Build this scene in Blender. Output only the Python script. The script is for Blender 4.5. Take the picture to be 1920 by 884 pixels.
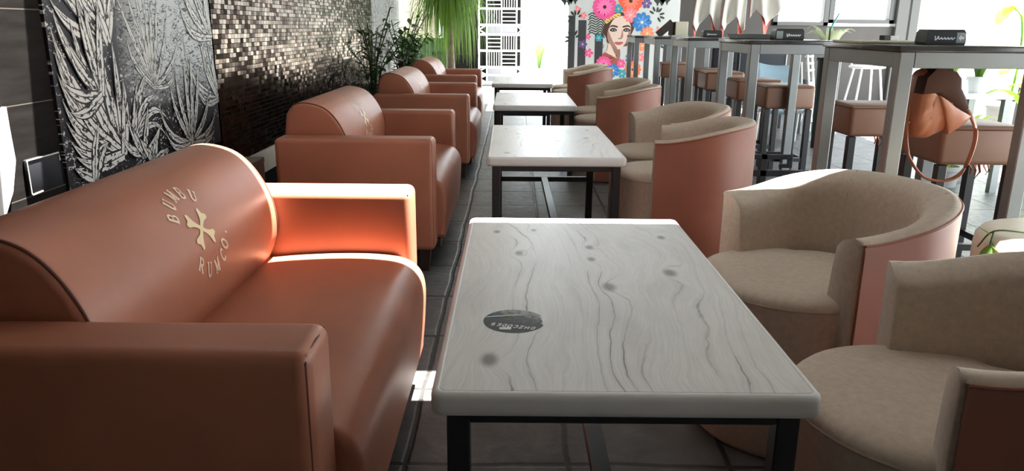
import bpy, bmesh, math, random
from mathutils import Vector, Matrix

for o in list(bpy.data.objects):
    bpy.data.objects.remove(o, do_unlink=True)
S = bpy.context.scene
COL = S.collection
PI = math.pi
rnd = random.Random(7)

# ------------------------------------------------------------------ camera, world, sun, exposure
PITCH = math.atan(392 / 1420.0)
ROLL = math.radians(0.5)
fw = Vector((0, math.cos(PITCH), -math.sin(PITCH)))
r0 = Vector((1, 0, 0))
u0 = r0.cross(fw)
rt = r0 * math.cos(ROLL) + u0 * math.sin(ROLL)
up = u0 * math.cos(ROLL) - r0 * math.sin(ROLL)
cd = bpy.data.cameras.new('camera')
cam = bpy.data.objects.new('camera', cd)
COL.objects.link(cam)
cd.sensor_fit = 'HORIZONTAL'
cd.sensor_width = 36
cd.lens = 36 * 1420 / 1920.0
cd.clip_start = 0.05
cd.clip_end = 200
cam.matrix_world = Matrix(((rt.x, up.x, -fw.x, 0), (rt.y, up.y, -fw.y, 0), (rt.z, up.z, -fw.z, 1.17), (0, 0, 0, 1)))
S.camera = cam

W = bpy.data.worlds.new('sky')
S.world = W
W.use_nodes = True
bg = W.node_tree.nodes['Background']
bg.inputs[0].default_value = (0.86, 0.95, 1.0, 1)
bg.inputs[1].default_value = 6.0

sl = bpy.data.lights.new('sun', 'SUN')
sl.energy = 75
sl.angle = math.radians(0.4)
sl.color = (1, 0.95, 0.88)
sun = bpy.data.objects.new('sun', sl)
COL.objects.link(sun)
SUN = Vector((0.20, 0.12, 1.0)).normalized()
sun.rotation_euler = SUN.to_track_quat('Z', 'Y').to_euler()
sun.location = (3, 6, 8)

vs = S.view_settings
vs.view_transform = 'Standard'
vs.look = 'None'
vs.exposure = 0.12
vs.gamma = 1
vs.use_curve_mapping = False
S.cycles.use_denoising = True
S.cycles.max_bounces = 8
S.cycles.diffuse_bounces = 5
S.cycles.sample_clamp_indirect = 6

# ------------------------------------------------------------------ materials
class NT:
    def __init__(s, name):
        s.m = bpy.data.materials.new(name)
        s.m.use_nodes = True
        s.t = s.m.node_tree
        s.p = s.t.nodes['Principled BSDF']
        s._c = None
    def n(s, typ, **kw):
        x = s.t.nodes.new(typ)
        for k, v in kw.items():
            setattr(x, k, v)
        return x
    def l(s, a, b):
        s.t.links.new(a, b)
    def put(s, sock, v):
        if isinstance(v, bpy.types.NodeSocket):
            s.l(v, sock)
        else:
            sock.default_value = v
    def math(s, op, a, b=0.0, c=0.0, clamp=False):
        x = s.n('ShaderNodeMath', operation=op, use_clamp=clamp)
        s.put(x.inputs[0], a); s.put(x.inputs[1], b); s.put(x.inputs[2], c)
        return x.outputs[0]
    def vmath(s, op, a, b=(0, 0, 0)):
        x = s.n('ShaderNodeVectorMath', operation=op)
        s.put(x.inputs[0], a)
        s.put(x.inputs[1], b)
        return x.outputs['Value'] if op in ('LENGTH', 'DOT_PRODUCT', 'DISTANCE') else x.outputs[0]
    def co(s):
        if s._c is None:
            s._c = s.n('ShaderNodeTexCoord')
        return s._c.outputs['Object']
    def uv(s):
        if s._c is None:
            s._c = s.n('ShaderNodeTexCoord')
        return s._c.outputs['UV']
    def sep(s, v):
        x = s.n('ShaderNodeSeparateXYZ'); s.l(v, x.inputs[0]); return x.outputs
    def comb(s, a, b, c):
        x = s.n('ShaderNodeCombineXYZ')
        s.put(x.inputs[0], a); s.put(x.inputs[1], b); s.put(x.inputs[2], c)
        return x.outputs[0]
    def noise(s, v, scale, detail=3, rough=0.5, dist=0.0, col=False):
        x = s.n('ShaderNodeTexNoise')
        s.l(v, x.inputs['Vector'])
        x.inputs['Scale'].default_value = scale
        x.inputs['Detail'].default_value = detail
        x.inputs['Roughness'].default_value = rough
        x.inputs['Distortion'].default_value = dist
        return x.outputs[1 if col else 0]
    def ramp(s, f, stops, interp='LINEAR'):
        x = s.n('ShaderNodeValToRGB')
        x.color_ramp.interpolation = interp
        e = x.color_ramp.elements
        while len(e) < len(stops):
            e.new(0.5)
        for k, (p, c) in enumerate(stops):
            e[k].position = p
            e[k].color = c if isinstance(c, tuple) and len(c) == 4 else ((*c, 1) if isinstance(c, tuple) else (c, c, c, 1))
        s.l(f, x.inputs[0])
        return x.outputs[0]
    def mix(s, f, a, b, mode='MIX'):
        x = s.n('ShaderNodeMix', data_type='RGBA', blend_type=mode)
        s.put(x.inputs[0], f)
        s.put(x.inputs[6], a if isinstance(a, bpy.types.NodeSocket) else (*a, 1))
        s.put(x.inputs[7], b if isinstance(b, bpy.types.NodeSocket) else (*b, 1))
        return x.outputs[2]
    def bump(s, h, strength=0.2, dist=0.01):
        x = s.n('ShaderNodeBump')
        x.inputs['Strength'].default_value = strength
        x.inputs['Distance'].default_value = dist
        s.l(h, x.inputs['Height'])
        s.l(x.outputs[0], s.p.inputs['Normal'])
    def base(s, v):
        s.put(s.p.inputs['Base Color'], v if isinstance(v, bpy.types.NodeSocket) else (*v, 1))
    def setp(s, **kw):
        names = dict(rough='Roughness', metal='Metallic', spec='Specular IOR Level', sheen='Sheen Weight', coat='Coat Weight',
                     trans='Transmission Weight', ior='IOR', alpha='Alpha')
        for k, v in kw.items():
            s.put(s.p.inputs[names[k]], v)

def simple(name, col, rough=0.5, metal=0.0, spec=0.5, nscale=0, namt=0.0, bscale=0, bstr=0.0, sheen=0.0):
    t = NT(name)
    if nscale:
        f = t.noise(t.co(), nscale, 4)
        d = tuple(max(0, c * (1 - namt)) for c in col)
        b = tuple(min(1, c * (1 + namt)) for c in col)
        t.base(t.ramp(f, [(0.3, d), (0.7, b)]))
    else:
        t.base(col)
    if bscale:
        t.bump(t.noise(t.co(), bscale, 3), bstr, 0.004)
    t.setp(rough=rough, metal=metal, spec=spec)
    if sheen:
        t.setp(sheen=sheen)
    return t.m

def leather_mat(name, col, rough=0.42):
    t = NT(name)
    f = t.noise(t.co(), 5, 3)
    t.base(t.ramp(f, [(0.3, tuple(c * 0.9 for c in col)), (0.7, tuple(c * 1.08 for c in col))]))
    v = t.n('ShaderNodeTexVoronoi')
    v.inputs['Scale'].default_value = 420
    t.l(t.co(), v.inputs['Vector'])
    t.bump(v.outputs[0], 0.06, 0.002)
    t.setp(rough=rough, spec=0.6)
    return t.m

def fabric_mat(name, col):
    t = NT(name)
    a = t.noise(t.co(), 60, 4, 0.7)
    b = t.noise(t.co(), 3, 2)
    c1 = t.ramp(a, [(0.3, tuple(c * 0.86 for c in col)), (0.7, tuple(c * 1.1 for c in col))])
    t.base(t.mix(t.math('MULTIPLY', b, 0.16), c1, tuple(c * 0.88 for c in col)))
    t.bump(t.noise(t.co(), 500, 2), 0.15, 0.002)
    t.setp(rough=0.85, spec=0.25, sheen=0.25)
    return t.m

MAT = {}
MAT['sofa_leather'] = leather_mat('tan orange leather', (0.405, 0.143, 0.079), 0.44)
MAT['seam'] = simple('dark seam', (0.13, 0.045, 0.025), 0.7)
MAT['chair_leather'] = leather_mat('rust leather', (0.33, 0.115, 0.068), 0.48)
MAT['fabric'] = fabric_mat('beige woven fabric', (0.60, 0.485, 0.385))
MAT['fabric_seam'] = simple('beige piping', (0.40, 0.32, 0.24), 0.8)
MAT['cream_print'] = simple('cream print', (0.82, 0.60, 0.44), 0.5)
MAT['gold_print'] = simple('gold print', (0.80, 0.62, 0.33), 0.4)
MAT['dark_wood'] = simple('dark stained wood', (0.035, 0.018, 0.013), 0.4, nscale=8, namt=0.3)
MAT['black_metal'] = simple('black powder coat', (0.014, 0.015, 0.018), 0.38, spec=0.5)
MAT['steel'] = simple('brushed grey steel', (0.25, 0.268, 0.27), 0.42, metal=0.5, nscale=6, namt=0.05)
MAT['bar_top'] = simple('dark laminate bar top', (0.05, 0.05, 0.05), 0.22, nscale=12, namt=0.3)
MAT['stool_leather'] = leather_mat('brown stool leather', (0.235, 0.118, 0.07), 0.45)
MAT['bag_leather'] = leather_mat('cognac bag leather', (0.42, 0.15, 0.07), 0.38)
MAT['bag_dark'] = leather_mat('dark bag leather', (0.060, 0.026, 0.016), 0.75)
MAT['brass'] = simple('brass', (0.8, 0.62, 0.3), 0.25, metal=1)
MAT['white_metal'] = simple('white painted metal', (0.82, 0.83, 0.84), 0.35)
MAT['pale_metal'] = simple('pale painted panel', (0.20, 0.20, 0.22), 0.5)
MAT['black'] = simple('black plastic', (0.018, 0.02, 0.02), 0.4)
MAT['grey_plastic'] = simple('grey plastic', (0.30, 0.34, 0.33), 0.4)
MAT['white'] = simple('white print', (0.85, 0.85, 0.85), 0.5)
MAT['cream_board'] = simple('cream board', (0.70, 0.66, 0.53), 0.6)
MAT['cream_pouf'] = simple('cream vinyl', (0.75, 0.66, 0.52), 0.5, nscale=14, namt=0.06)
MAT['pale_trim'] = simple('pale stone trim', (0.52, 0.47, 0.39), 0.5, nscale=10, namt=0.1)
MAT['towel_white'] = simple('white towelling', (0.78, 0.76, 0.72), 0.95, bscale=250, bstr=0.4)
MAT['towel_pink'] = simple('coral lining', (0.62, 0.16, 0.13), 0.9, bscale=250, bstr=0.4)
MAT['sheer_blue'] = simple('pale blue mesh', (0.42, 0.60, 0.74), 0.7)
MAT['dark_cloth'] = simple('charcoal cloth', (0.03, 0.033, 0.045), 0.8)
MAT['teal'] = simple('teal plastic', (0.08, 0.50, 0.47), 0.4)
MAT['bark'] = simple('pale bark', (0.36, 0.29, 0.22), 0.85, nscale=14, namt=0.3, bscale=40, bstr=0.5)
MAT['soil'] = simple('potting soil', (0.04, 0.028, 0.02), 0.95, bscale=60, bstr=0.6)
MAT['window_dark'] = simple('dark window frame', (0.045, 0.045, 0.043), 0.4)
MAT['wall_dark'] = simple('dark brown grey wall', (0.042, 0.038, 0.035), 0.7, nscale=3, namt=0.12)
MAT['ceiling'] = simple('grey roof panel', (0.42, 0.41, 0.39), 0.8)
MAT['wall_beige'] = simple('beige render', (0.62, 0.52, 0.38), 0.9, nscale=4, namt=0.08)
MAT['terrace'] = simple('pale terrace stone', (0.36, 0.36, 0.35), 0.8, nscale=5, namt=0.1)
MAT['planter'] = simple('dark green planter', (0.014, 0.022, 0.02), 0.5)

def leaf_mat(name, a, b, trans=0.25):
    t = NT(name)
    f = t.noise(t.co(), 6, 3)
    t.base(t.ramp(f, [(0.3, a), (0.7, b)]))
    t.setp(rough=0.45, spec=0.4)
    tr = t.n('ShaderNodeBsdfTranslucent')
    tr.inputs[0].default_value = (min(1, b[0] * 1.5), min(1, b[1] * 1.5), b[2], 1)
    mx = t.n('ShaderNodeMixShader')
    mx.inputs[0].default_value = trans
    t.l(t.p.outputs[0], mx.inputs[1]); t.l(tr.outputs[0], mx.inputs[2])
    t.l(mx.outputs[0], t.t.nodes['Material Output'].inputs[0])
    return t.m
MAT['leaf_dark'] = leaf_mat('dark green leaf', (0.025, 0.06, 0.015), (0.06, 0.12, 0.03))
MAT['leaf_palm'] = leaf_mat('palm leaf', (0.05, 0.12, 0.02), (0.13, 0.23, 0.05), 0.35)
MAT['leaf_lime'] = leaf_mat('lime leaf', (0.20, 0.38, 0.03), (0.36, 0.55, 0.06), 0.4)
MAT['leaf_mid'] = leaf_mat('mid green leaf', (0.07, 0.17, 0.03), (0.16, 0.30, 0.06), 0.3)
MAT['leaf_edge'] = leaf_mat('cream edged leaf', (0.16, 0.26, 0.10), (0.62, 0.66, 0.52), 0.2)

# whitewashed pine
def wood_top():
    t = NT('whitewashed pine laminate')
    x, y, z = t.sep(t.co())
    warp = t.noise(t.comb(t.math('MULTIPLY', x, 2.6), t.math('MULTIPLY', y, 1.1), 0.37), 1.0, 2, 0.5)
    f = t.math('ADD', t.math('MULTIPLY', x, 1.0), t.math('MULTIPLY', t.math('SUBTRACT', warp, 0.5), 0.42))
    knots = [(-0.235, -0.47, 0.022), (0.20, 0.05, 0.022), (0.02, 0.27, 0.016), (0.035, -0.06, 0.022), (-0.175, 0.21, 0.015),
             (-0.24, 0.43, 0.014), (-0.13, 0.45, 0.012), (0.015, 0.16, 0.014), (0.24, 0.38, 0.016)]
    kd = None
    for kx, ky, kr in knots:
        dx = t.math('SUBTRACT', x, kx)
        dy = t.math('MULTIPLY', t.math('SUBTRACT', y, ky), 0.55)
        d = t.math('SQRT', t.math('ADD', t.math('MULTIPLY', dx, dx), t.math('MULTIPLY', dy, dy)))
        g = t.math('EXPONENT', t.math('MULTIPLY', t.math('POWER', t.math('DIVIDE', d, kr * 1.6), 2.0), -1.0))
        f = t.math('ADD', f, t.math('MULTIPLY', g, 0.05))
        k = t.math('SUBTRACT', 1.0, t.math('DIVIDE', d, kr), clamp=True)
        kd = k if kd is None else t.math('MAXIMUM', kd, k)
    f = t.math('ADD', f, t.math('MULTIPLY', t.math('SUBTRACT', t.noise(t.comb(t.math('MULTIPLY', x, 16.0), t.math('MULTIPLY', y, 7.0), 0.9), 1.0, 3, 0.6), 0.5), 0.035))
    ph = t.math('FRACT', t.math('MULTIPLY', f, 24.0))
    ln = t.ramp(t.math('ABSOLUTE', t.math('SUBTRACT', ph, 0.5)), [(0.0, 1.0), (0.025, 0.9), (0.06, 0.16), (0.28, 0.0)])
    # strong figure only along two bands of the board, as in flat sawn pine
    def band(c, w):
        d = t.math('DIVIDE', t.math('SUBTRACT', t.math('ADD', x, t.math('MULTIPLY', t.math('SUBTRACT', warp, 0.5), 0.10)), c), w)
        return t.math('EXPONENT', t.math('MULTIPLY', t.math('MULTIPLY', d, d), -1.0))
    bands = t.math('MAXIMUM', t.math('MAXIMUM', band(-0.175, 0.030), band(0.015, 0.045)), t.math('MULTIPLY', band(0.23, 0.05), 0.7))
    patch = t.ramp(t.noise(t.comb(t.math('MULTIPLY', x, 5.5), t.math('MULTIPLY', y, 2.6), 2.1), 1.0, 3, 0.6), [(0.40, 0.0), (0.56, 1.0)])
    lines = t.math('MULTIPLY', ln, t.math('MULTIPLY', t.math('ADD', t.math('MULTIPLY', bands, 0.95), 0.05), t.math('ADD', t.math('MULTIPLY', patch, 0.85), 0.15)))
    fine = t.noise(t.comb(t.math('MULTIPLY', f, 170.0), t.math('MULTIPLY', y, 5.0), 0.0), 1.0, 3, 0.65)
    fine2 = t.ramp(fine, [(0.38, 0.0), (0.72, 1.0)])
    stain = t.ramp(t.noise(t.comb(t.math('MULTIPLY', x, 7.0), t.math('MULTIPLY', y, 2.4), 5.0), 1.0, 3, 0.6), [(0.48, 0.0), (0.75, 1.0)])
    c = t.mix(t.math('MULTIPLY', fine2, 0.52), (0.76, 0.735, 0.70), (0.54, 0.515, 0.49))
    c = t.mix(t.math('MULTIPLY', stain, 0.40), c, (0.40, 0.37, 0.35))
    c = t.mix(t.math('MULTIPLY', lines, 0.95), c, (0.10, 0.085, 0.075))
    c = t.mix(t.math('MULTIPLY', t.ramp(kd, [(0.0, 0.0), (0.25, 0.35), (0.45, 0.75), (0.7, 1.0)]), 0.85), c, (0.12, 0.10, 0.09))
    t.base(c)
    t.bump(fine, 0.05, 0.002)
    t.setp(rough=0.34, spec=0.5)
    return t.m
MAT['wood'] = wood_top()
MAT['table_edge'] = simple('pale table edge', (0.78, 0.76, 0.74), 0.4, nscale=3, namt=0.04)

def floor_mat():
    t = NT('stamped slate floor')
    x, y, z = t.sep(t.co())
    wob = t.noise(t.co(), 3.0, 3, 0.6, col=True)
    wx, wy, wz = t.sep(wob)
    def grid(c, off, wobble):
        v = t.math('ADD', t.math('SUBTRACT', c, off), t.math('MULTIPLY', t.math('SUBTRACT', wobble, 0.5), 0.035))
        v = t.math('DIVIDE', v, 0.45)
        fr = t.math('SUBTRACT', v, t.math('ROUND', v))
        return t.math('ABSOLUTE', fr), t.math('ROUND', t.math('SUBTRACT', v, 0.5))
    gx, ix = grid(x, 0.16, wx)
    gy, iy = grid(y, 1.85, wy)
    g = t.math('MINIMUM', gx, gy)
    joint = t.ramp(g, [(0.0, 1.0), (0.012, 1.0), (0.026, 0.0)])
    wn = t.n('ShaderNodeTexWhiteNoise')
    t.l(t.comb(ix, iy, 0.0), wn.inputs['Vector'])
    sl1 = t.noise(t.co(), 7, 6, 0.62, 0.6)
    sl2 = t.noise(t.co(), 28, 4, 0.6)
    c = t.ramp(sl1, [(0.25, (0.050, 0.050, 0.053)), (0.55, (0.105, 0.102, 0.10)), (0.8, (0.185, 0.178, 0.17))])
    c = t.mix(t.math('MULTIPLY', wn.outputs[0], 0.35), c, (0.15, 0.145, 0.14))
    c = t.mix(joint, c, (0.022, 0.021, 0.02))
    t.base(c)
    h = t.math('ADD', t.math('MULTIPLY', sl1, 0.8), t.math('MULTIPLY', sl2, 0.25))
    h = t.math('SUBTRACT', h, t.math('MULTIPLY', joint, 0.7))
    t.bump(h, 0.35, 0.012)
    t.setp(rough=t.ramp(sl2, [(0.3, 0.34), (0.7, 0.5)]), spec=0.55)
    return t.m
MAT['floor'] = floor_mat()

def mosaic_mat():
    t = NT('bronze mosaic tile')
    x, y, z = t.sep(t.co())
    row = t.math('FLOOR', t.math('DIVIDE', z, 0.026))
    off = t.math('MULTIPLY', t.math('FRACT', t.math('MULTIPLY', row, 0.37)), 0.1)
    yy = t.math('DIVIDE', t.math('ADD', y, off), 0.05)
    zz = t.math('DIVIDE', z, 0.026)
    wn = t.n('ShaderNodeTexWhiteNoise')
    t.l(t.comb(t.math('FLOOR', yy), row, 0.0), wn.inputs['Vector'])
    fy = t.math('ABSOLUTE', t.math('SUBTRACT', t.math('FRACT', yy), 0.5))
    fz = t.math('ABSOLUTE', t.math('SUBTRACT', t.math('FRACT', zz), 0.5))
    m = t.math('MAXIMUM', t.math('GREATER_THAN', fy, 0.46), t.math('GREATER_THAN', fz, 0.44))
    col = t.mix(wn.outputs[0], (0.012, 0.010, 0.008), (0.085, 0.068, 0.054))
    t.base(t.mix(m, col, (0.01, 0.01, 0.01)))
    g = t.n('ShaderNodeNewGeometry')
    d = t.vmath('SUBTRACT', wn.outputs[1], (0.5, 0.5, 0.5))
    d = t.vmath('MULTIPLY', d, (0.0, 0.16, 0.13))
    nn = t.vmath('NORMALIZE', t.vmath('ADD', g.outputs['Normal'], d))
    t.l(nn, t.p.inputs['Normal'])
    t.setp(rough=t.math('ADD', 0.2, t.math('MULTIPLY', m, 0.6)), metal=1.0)
    t.p.inputs['Specular Tint'].default_value = (0.86, 0.80, 0.745, 1)
    return t.m
MAT['mosaic'] = mosaic_mat()

def panel_mat():
    t = NT('black wall panel')
    x, y, z = t.sep(t.co())
    f = t.noise(t.comb(x, t.math('MULTIPLY', y, 2.0), t.math('MULTIPLY', z, 14.0)), 2.0, 4, 0.6)
    c = t.ramp(f, [(0.3, (0.008, 0.0075, 0.007)), (0.7, (0.016, 0.0145, 0.0135))])
    s = t.math('ABSOLUTE', t.math('SUBTRACT', t.math('FRACT', t.math('DIVIDE', t.math('ADD', z, -0.31), 0.3)), 0.0))
    j = t.math('LESS_THAN', s, 0.012)
    t.base(t.mix(j, c, (0.09, 0.08, 0.07)))
    t.setp(rough=0.65, spec=0.02)
    return t.m
MAT['panel'] = panel_mat()

def mural_ground():
    t = NT('black engraved mural ground')
    x, y, z = t.sep(t.co())
    n = t.noise(t.comb(0.0, t.math('MULTIPLY', y, 1.0), t.math('MULTIPLY', z, 1.0)), 4.0, 2, 0.5)
    v = t.comb(0.0, t.math('MULTIPLY', y, 36.0), t.math('MULTIPLY', z, 60.0))
    h = t.noise(v, 1.0, 3, 0.6, 1.0)
    bright = t.math('MULTIPLY', t.ramp(z, [(0.80, 0.0), (0.98, 1.0)]), t.ramp(t.math('MULTIPLY', t.math('SUBTRACT', y, 3.0), 0.9), [(0.10, 0.0), (0.32, 1.0)]))
    speck = t.math('GREATER_THAN', h, t.ramp(n, [(0.35, 0.70), (0.6, 0.57)]))
    r2 = t.noise(t.comb(0.0, t.math('MULTIPLY', y, 11.0), t.math('MULTIPLY', z, 34.0)), 1.0, 2, 0.5, 1.2)
    ridge = t.math('GREATER_THAN', t.math('ABSOLUTE', t.math('SUBTRACT', r2, 0.5)), t.ramp(n, [(0.3, 0.035), (0.7, 0.012)]))
    wmask = t.math('ADD', t.math('MULTIPLY', speck, t.math('SUBTRACT', 1.0, bright)), t.math('MULTIPLY', ridge, bright))
    c = t.mix(bright, (0.50, 0.50, 0.48), (0.40, 0.42, 0.42))
    t.base(t.mix(wmask, (0.008, 0.008, 0.011), c))
    t.setp(rough=0.45, spec=0.3)
    return t.m
def mural_leaf():
    t = NT('engraved white leaf')
    u, v, w = t.sep(t.uv())
    a = t.math('ABSOLUTE', v)
    h = t.noise(t.comb(t.math('MULTIPLY', u, 30.0), t.math('MULTIPLY', v, 2.0), t.math('MULTIPLY', t.sep(t.co())[1], 7.0)), 1.0, 3, 0.65, 0.6)
    rib = t.math('LESS_THAN', t.math('ABSOLUTE', v), 0.07)
    wm = t.math('GREATER_THAN', h, t.ramp(a, [(0.0, 0.47), (0.6, 0.43), (0.9, 0.50)]))
    wm = t.math('MULTIPLY', wm, t.math('LESS_THAN', a, 0.76))
    wm = t.math('MULTIPLY', wm, t.math('SUBTRACT', 1.0, rib))
    t.base(t.mix(wm, (0.008, 0.008, 0.011), (0.58, 0.58, 0.54)))
    t.setp(rough=0.45, spec=0.3)
    return t.m
MAT['mural_ground'] = mural_ground()
MAT['mural_leaf'] = mural_leaf()

def glass_mat():
    t = NT('window glass')
    t.base((1, 1, 1))
    t.setp(rough=0.0, trans=1.0, ior=1.02)
    return t.m
MAT['glass'] = glass_mat()

# ------------------------------------------------------------------ mesh helpers
def new_bm():
    return bmesh.new()

def box(bm, x0, x1, y0, y1, z0, z1, bev=0.0, seg=2, mi=0):
    g = bmesh.ops.create_cube(bm, size=1)
    vsl = g['verts']
    for v in vsl:
        v.co = Vector(((x0 + x1) / 2 + v.co.x * (x1 - x0), (y0 + y1) / 2 + v.co.y * (y1 - y0), (z0 + z1) / 2 + v.co.z * (z1 - z0)))
    fs = list({f for v in vsl for f in v.link_faces})
    for f in fs:
        f.material_index = mi
    if bev > 0:
        es = list({e for v in vsl for e in v.link_edges})
        bmesh.ops.bevel(bm, geom=es, offset=bev, segments=seg, profile=0.5, affect='EDGES')
    return bm

def frame_of(d, hint=None):
    d = d.normalized()
    a = Vector((0, 0, 1)) if hint is None else hint
    if abs(d.dot(a)) > 0.95:
        a = Vector((1, 0, 0))
    u = d.cross(a).normalized()
    return u, u.cross(d).normalized()

def tube(bm, pts, r, n=8, flat=1.0, mi=0, cap=True):
    pts = [Vector(p) for p in pts]
    rings = []
    m = len(pts)
    for i, p in enumerate(pts):
        d = (pts[min(i + 1, m - 1)] - pts[max(i - 1, 0)])
        u, w = frame_of(d)
        rr = r[i] if isinstance(r, (list, tuple)) else r
        rings.append([bm.verts.new(p + u * math.cos(2 * PI * k / n) * rr + w * math.sin(2 * PI * k / n) * rr * flat) for k in range(n)])
    for i in range(m - 1):
        for k in range(n):
            f = bm.faces.new((rings[i][k], rings[i][(k + 1) % n], rings[i + 1][(k + 1) % n], rings[i + 1][k]))
            f.material_index = mi
    if cap:
        bm.faces.new(list(reversed(rings[0]))).material_index = mi
        bm.faces.new(rings[-1]).material_index = mi
    return bm

def bar(bm, a, b, w, h=None, mi=0):
    """square section bar from a to b"""
    a, b = Vector(a), Vector(b)
    h = h or w
    u, v = frame_of(b - a)
    q = []
    for p in (a, b):
        q.append([bm.verts.new(p + u * sx * w / 2 + v * sy * h / 2) for sx, sy in ((-1, -1), (1, -1), (1, 1), (-1, 1))])
    for k in range(4):
        bm.faces.new((q[0][k], q[0][(k + 1) % 4], q[1][(k + 1) % 4], q[1][k])).material_index = mi
    bm.faces.new(list(reversed(q[0]))).material_index = mi
    bm.faces.new(q[1]).material_index = mi
    return bm

def loft(bm, rings, closed=True, cap=True, mi=0):
    """rings: list of lists of Vector, all the same length"""
    R = [[bm.verts.new(p) for p in r] for r in rings]
    n = len(R[0])
    for i in range(len(R) - 1):
        for k in range(n if closed else n - 1):
            bm.faces.new((R[i][k], R[i][(k + 1) % n], R[i + 1][(k + 1) % n], R[i + 1][k])).material_index = mi
    if cap:
        bm.faces.new(list(reversed(R[0]))).material_index = mi
        bm.faces.new(R[-1]).material_index = mi
    return R

def lathe(bm, prof, n=32, c=(0, 0), mi=0):
    rings = [[Vector((c[0] + max(r, 1e-4) * math.cos(2 * PI * k / n), c[1] + max(r, 1e-4) * math.sin(2 * PI * k / n), z)) for k in range(n)] for r, z in prof]
    loft(bm, rings, True, True, mi)
    return bm

def spline(pts, n=8, closed=False):
    P = [Vector(p) for p in pts]
    out = []
    m = len(P)
    for i in range(m if closed else m - 1):
        p0 = P[(i - 1) % m] if closed or i > 0 else P[i] * 2 - P[i + 1]
        p1 = P[i]
        p2 = P[(i + 1) % m]
        p3 = P[(i + 2) % m] if closed or i + 2 < m else P[i + 1] * 2 - P[i]
        for k in range(n):
            t = k / n
            out.append(0.5 * ((2 * p1) + (p2 - p0) * t + (2 * p0 - 5 * p1 + 4 * p2 - p3) * t * t + (3 * p1 - p0 - 3 * p2 + p3) * t ** 3))
    if not closed:
        out.append(P[-1].copy())
    return out

def obj(name, bm, mats, parent=None, smooth=True, angle=35, recalc=True):
    if recalc:
        bmesh.ops.recalc_face_normals(bm, faces=bm.faces[:])
    me = bpy.data.meshes.new(name)
    bm.to_mesh(me)
    bm.free()
    for m in (mats if isinstance(mats, (list, tuple)) else [mats]):
        me.materials.append(MAT[m] if isinstance(m, str) else m)
    if smooth:
        for p in me.polygons:
            p.use_smooth = True
        try:
            me.set_sharp_from_angle(angle=math.radians(angle))
        except Exception:
            pass
    o = bpy.data.objects.new(name, me)
    COL.objects.link(o)
    if parent is not None:
        o.parent = parent
    return o

def tag(o, label, cat, group=None, kind=None):
    o['label'] = label
    o['category'] = cat
    if group:
        o['group'] = group
    if kind:
        o['kind'] = kind
    return o

def thing(name, label, cat, loc=(0, 0, 0), rotz=0.0, group=None):
    o = bpy.data.objects.new(name, None)
    o.empty_display_size = 0.1
    COL.objects.link(o)
    o.location = loc
    o.rotation_euler = (0, 0, rotz)
    return tag(o, label, cat, group)

def dup(root, label, loc, rotz=0.0, group=None, scale=None):
    def cp(o, par):
        c = o.copy()
        COL.objects.link(c)
        if par is not None:
            c.parent = par
        for ch in list(o.children):
            cp(ch, c)
        return c
    kids = list(root.children)
    r = root.copy()
    COL.objects.link(r)
    r.location = loc
    r.rotation_euler = (0, 0, rotz)
    if scale:
        r.scale = scale
    r['label'] = label
    if group:
        r['group'] = group
    for ch in kids:
        cp(ch, r)
    return r

def struct(name, bm, m, label=None, **kw):
    o = obj(name, bm, m, **kw)
    o['kind'] = 'structure'
    return o

# ------------------------------------------------------------------ the place: floor, walls, roof
WX = -1.6
bm = new_bm(); box(bm, -1.75, 6.4, -2.6, 12.0, -0.12, 0.0)
struct('floor', bm, 'floor', smooth=False)
bm = new_bm(); box(bm, -30, 40, 12.0, 60, -0.14, -0.02); box(bm, 6.4, 40, -10, 12.0, -0.14, -0.02)
struct('terrace_ground', bm, 'terrace', smooth=False)
bm = new_bm(); box(bm, WX - 0.15, WX, -2.6, 10.95, 0.0, 3.0)
struct('wall_left', bm, 'panel', smooth=False)
bm = new_bm(); box(bm, WX - 0.15, 4.3, -2.75, -2.6, 0.0, 3.0)  # unseen wall behind the camera, coloured pale to bounce fill light forward
struct('wall_back_bounce', bm, 'ceiling', smooth=False)
# roof with the narrow gap that lets the strip of sun in
bm = new_bm()
box(bm, WX - 0.15, 4.3, -2.75, 2.585, 3.0, 3.06)
box(bm, 1.12, 2.05, 2.585, 2.70, 3.0, 3.06)  # added unseen piece, keeps the sun strip off the tub chair's inside
box(bm, WX - 0.15, 4.3, 2.80, 11.3, 3.0, 3.06)
struct('ceiling', bm, 'ceiling', smooth=False)
bm = new_bm(); box(bm, -6.0, 0.25, 11.32, 18.0, 3.2, 3.26)  # unseen roof slab, added to shade the gate and the palm
struct('ceiling', bm, 'ceiling', smooth=False)  # added unseen shade slab, not part of the real roof
bm = new_bm(); box(bm, 4.24, 4.3, 0.1, 11.3, 1.95, 2.999)  # unseen eave board, added to darken the upper mosaic's reflection
struct('eave_light_blocker', bm, 'wall_dark', smooth=False)
bm = new_bm(); box(bm, 4.3, 4.45, -2.75, 0.1, 0.0, 3.06)  # unseen wall, added to cut light on faces turned to the camera
struct('wall_right_blocker', bm, 'wall_dark', smooth=False)
bm = new_bm(); box(bm, WX, WX + 0.025, 4.15, 8.75, 0.26, 0.40, 0.004)
struct('trim_1', bm, 'pale_trim')

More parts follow.
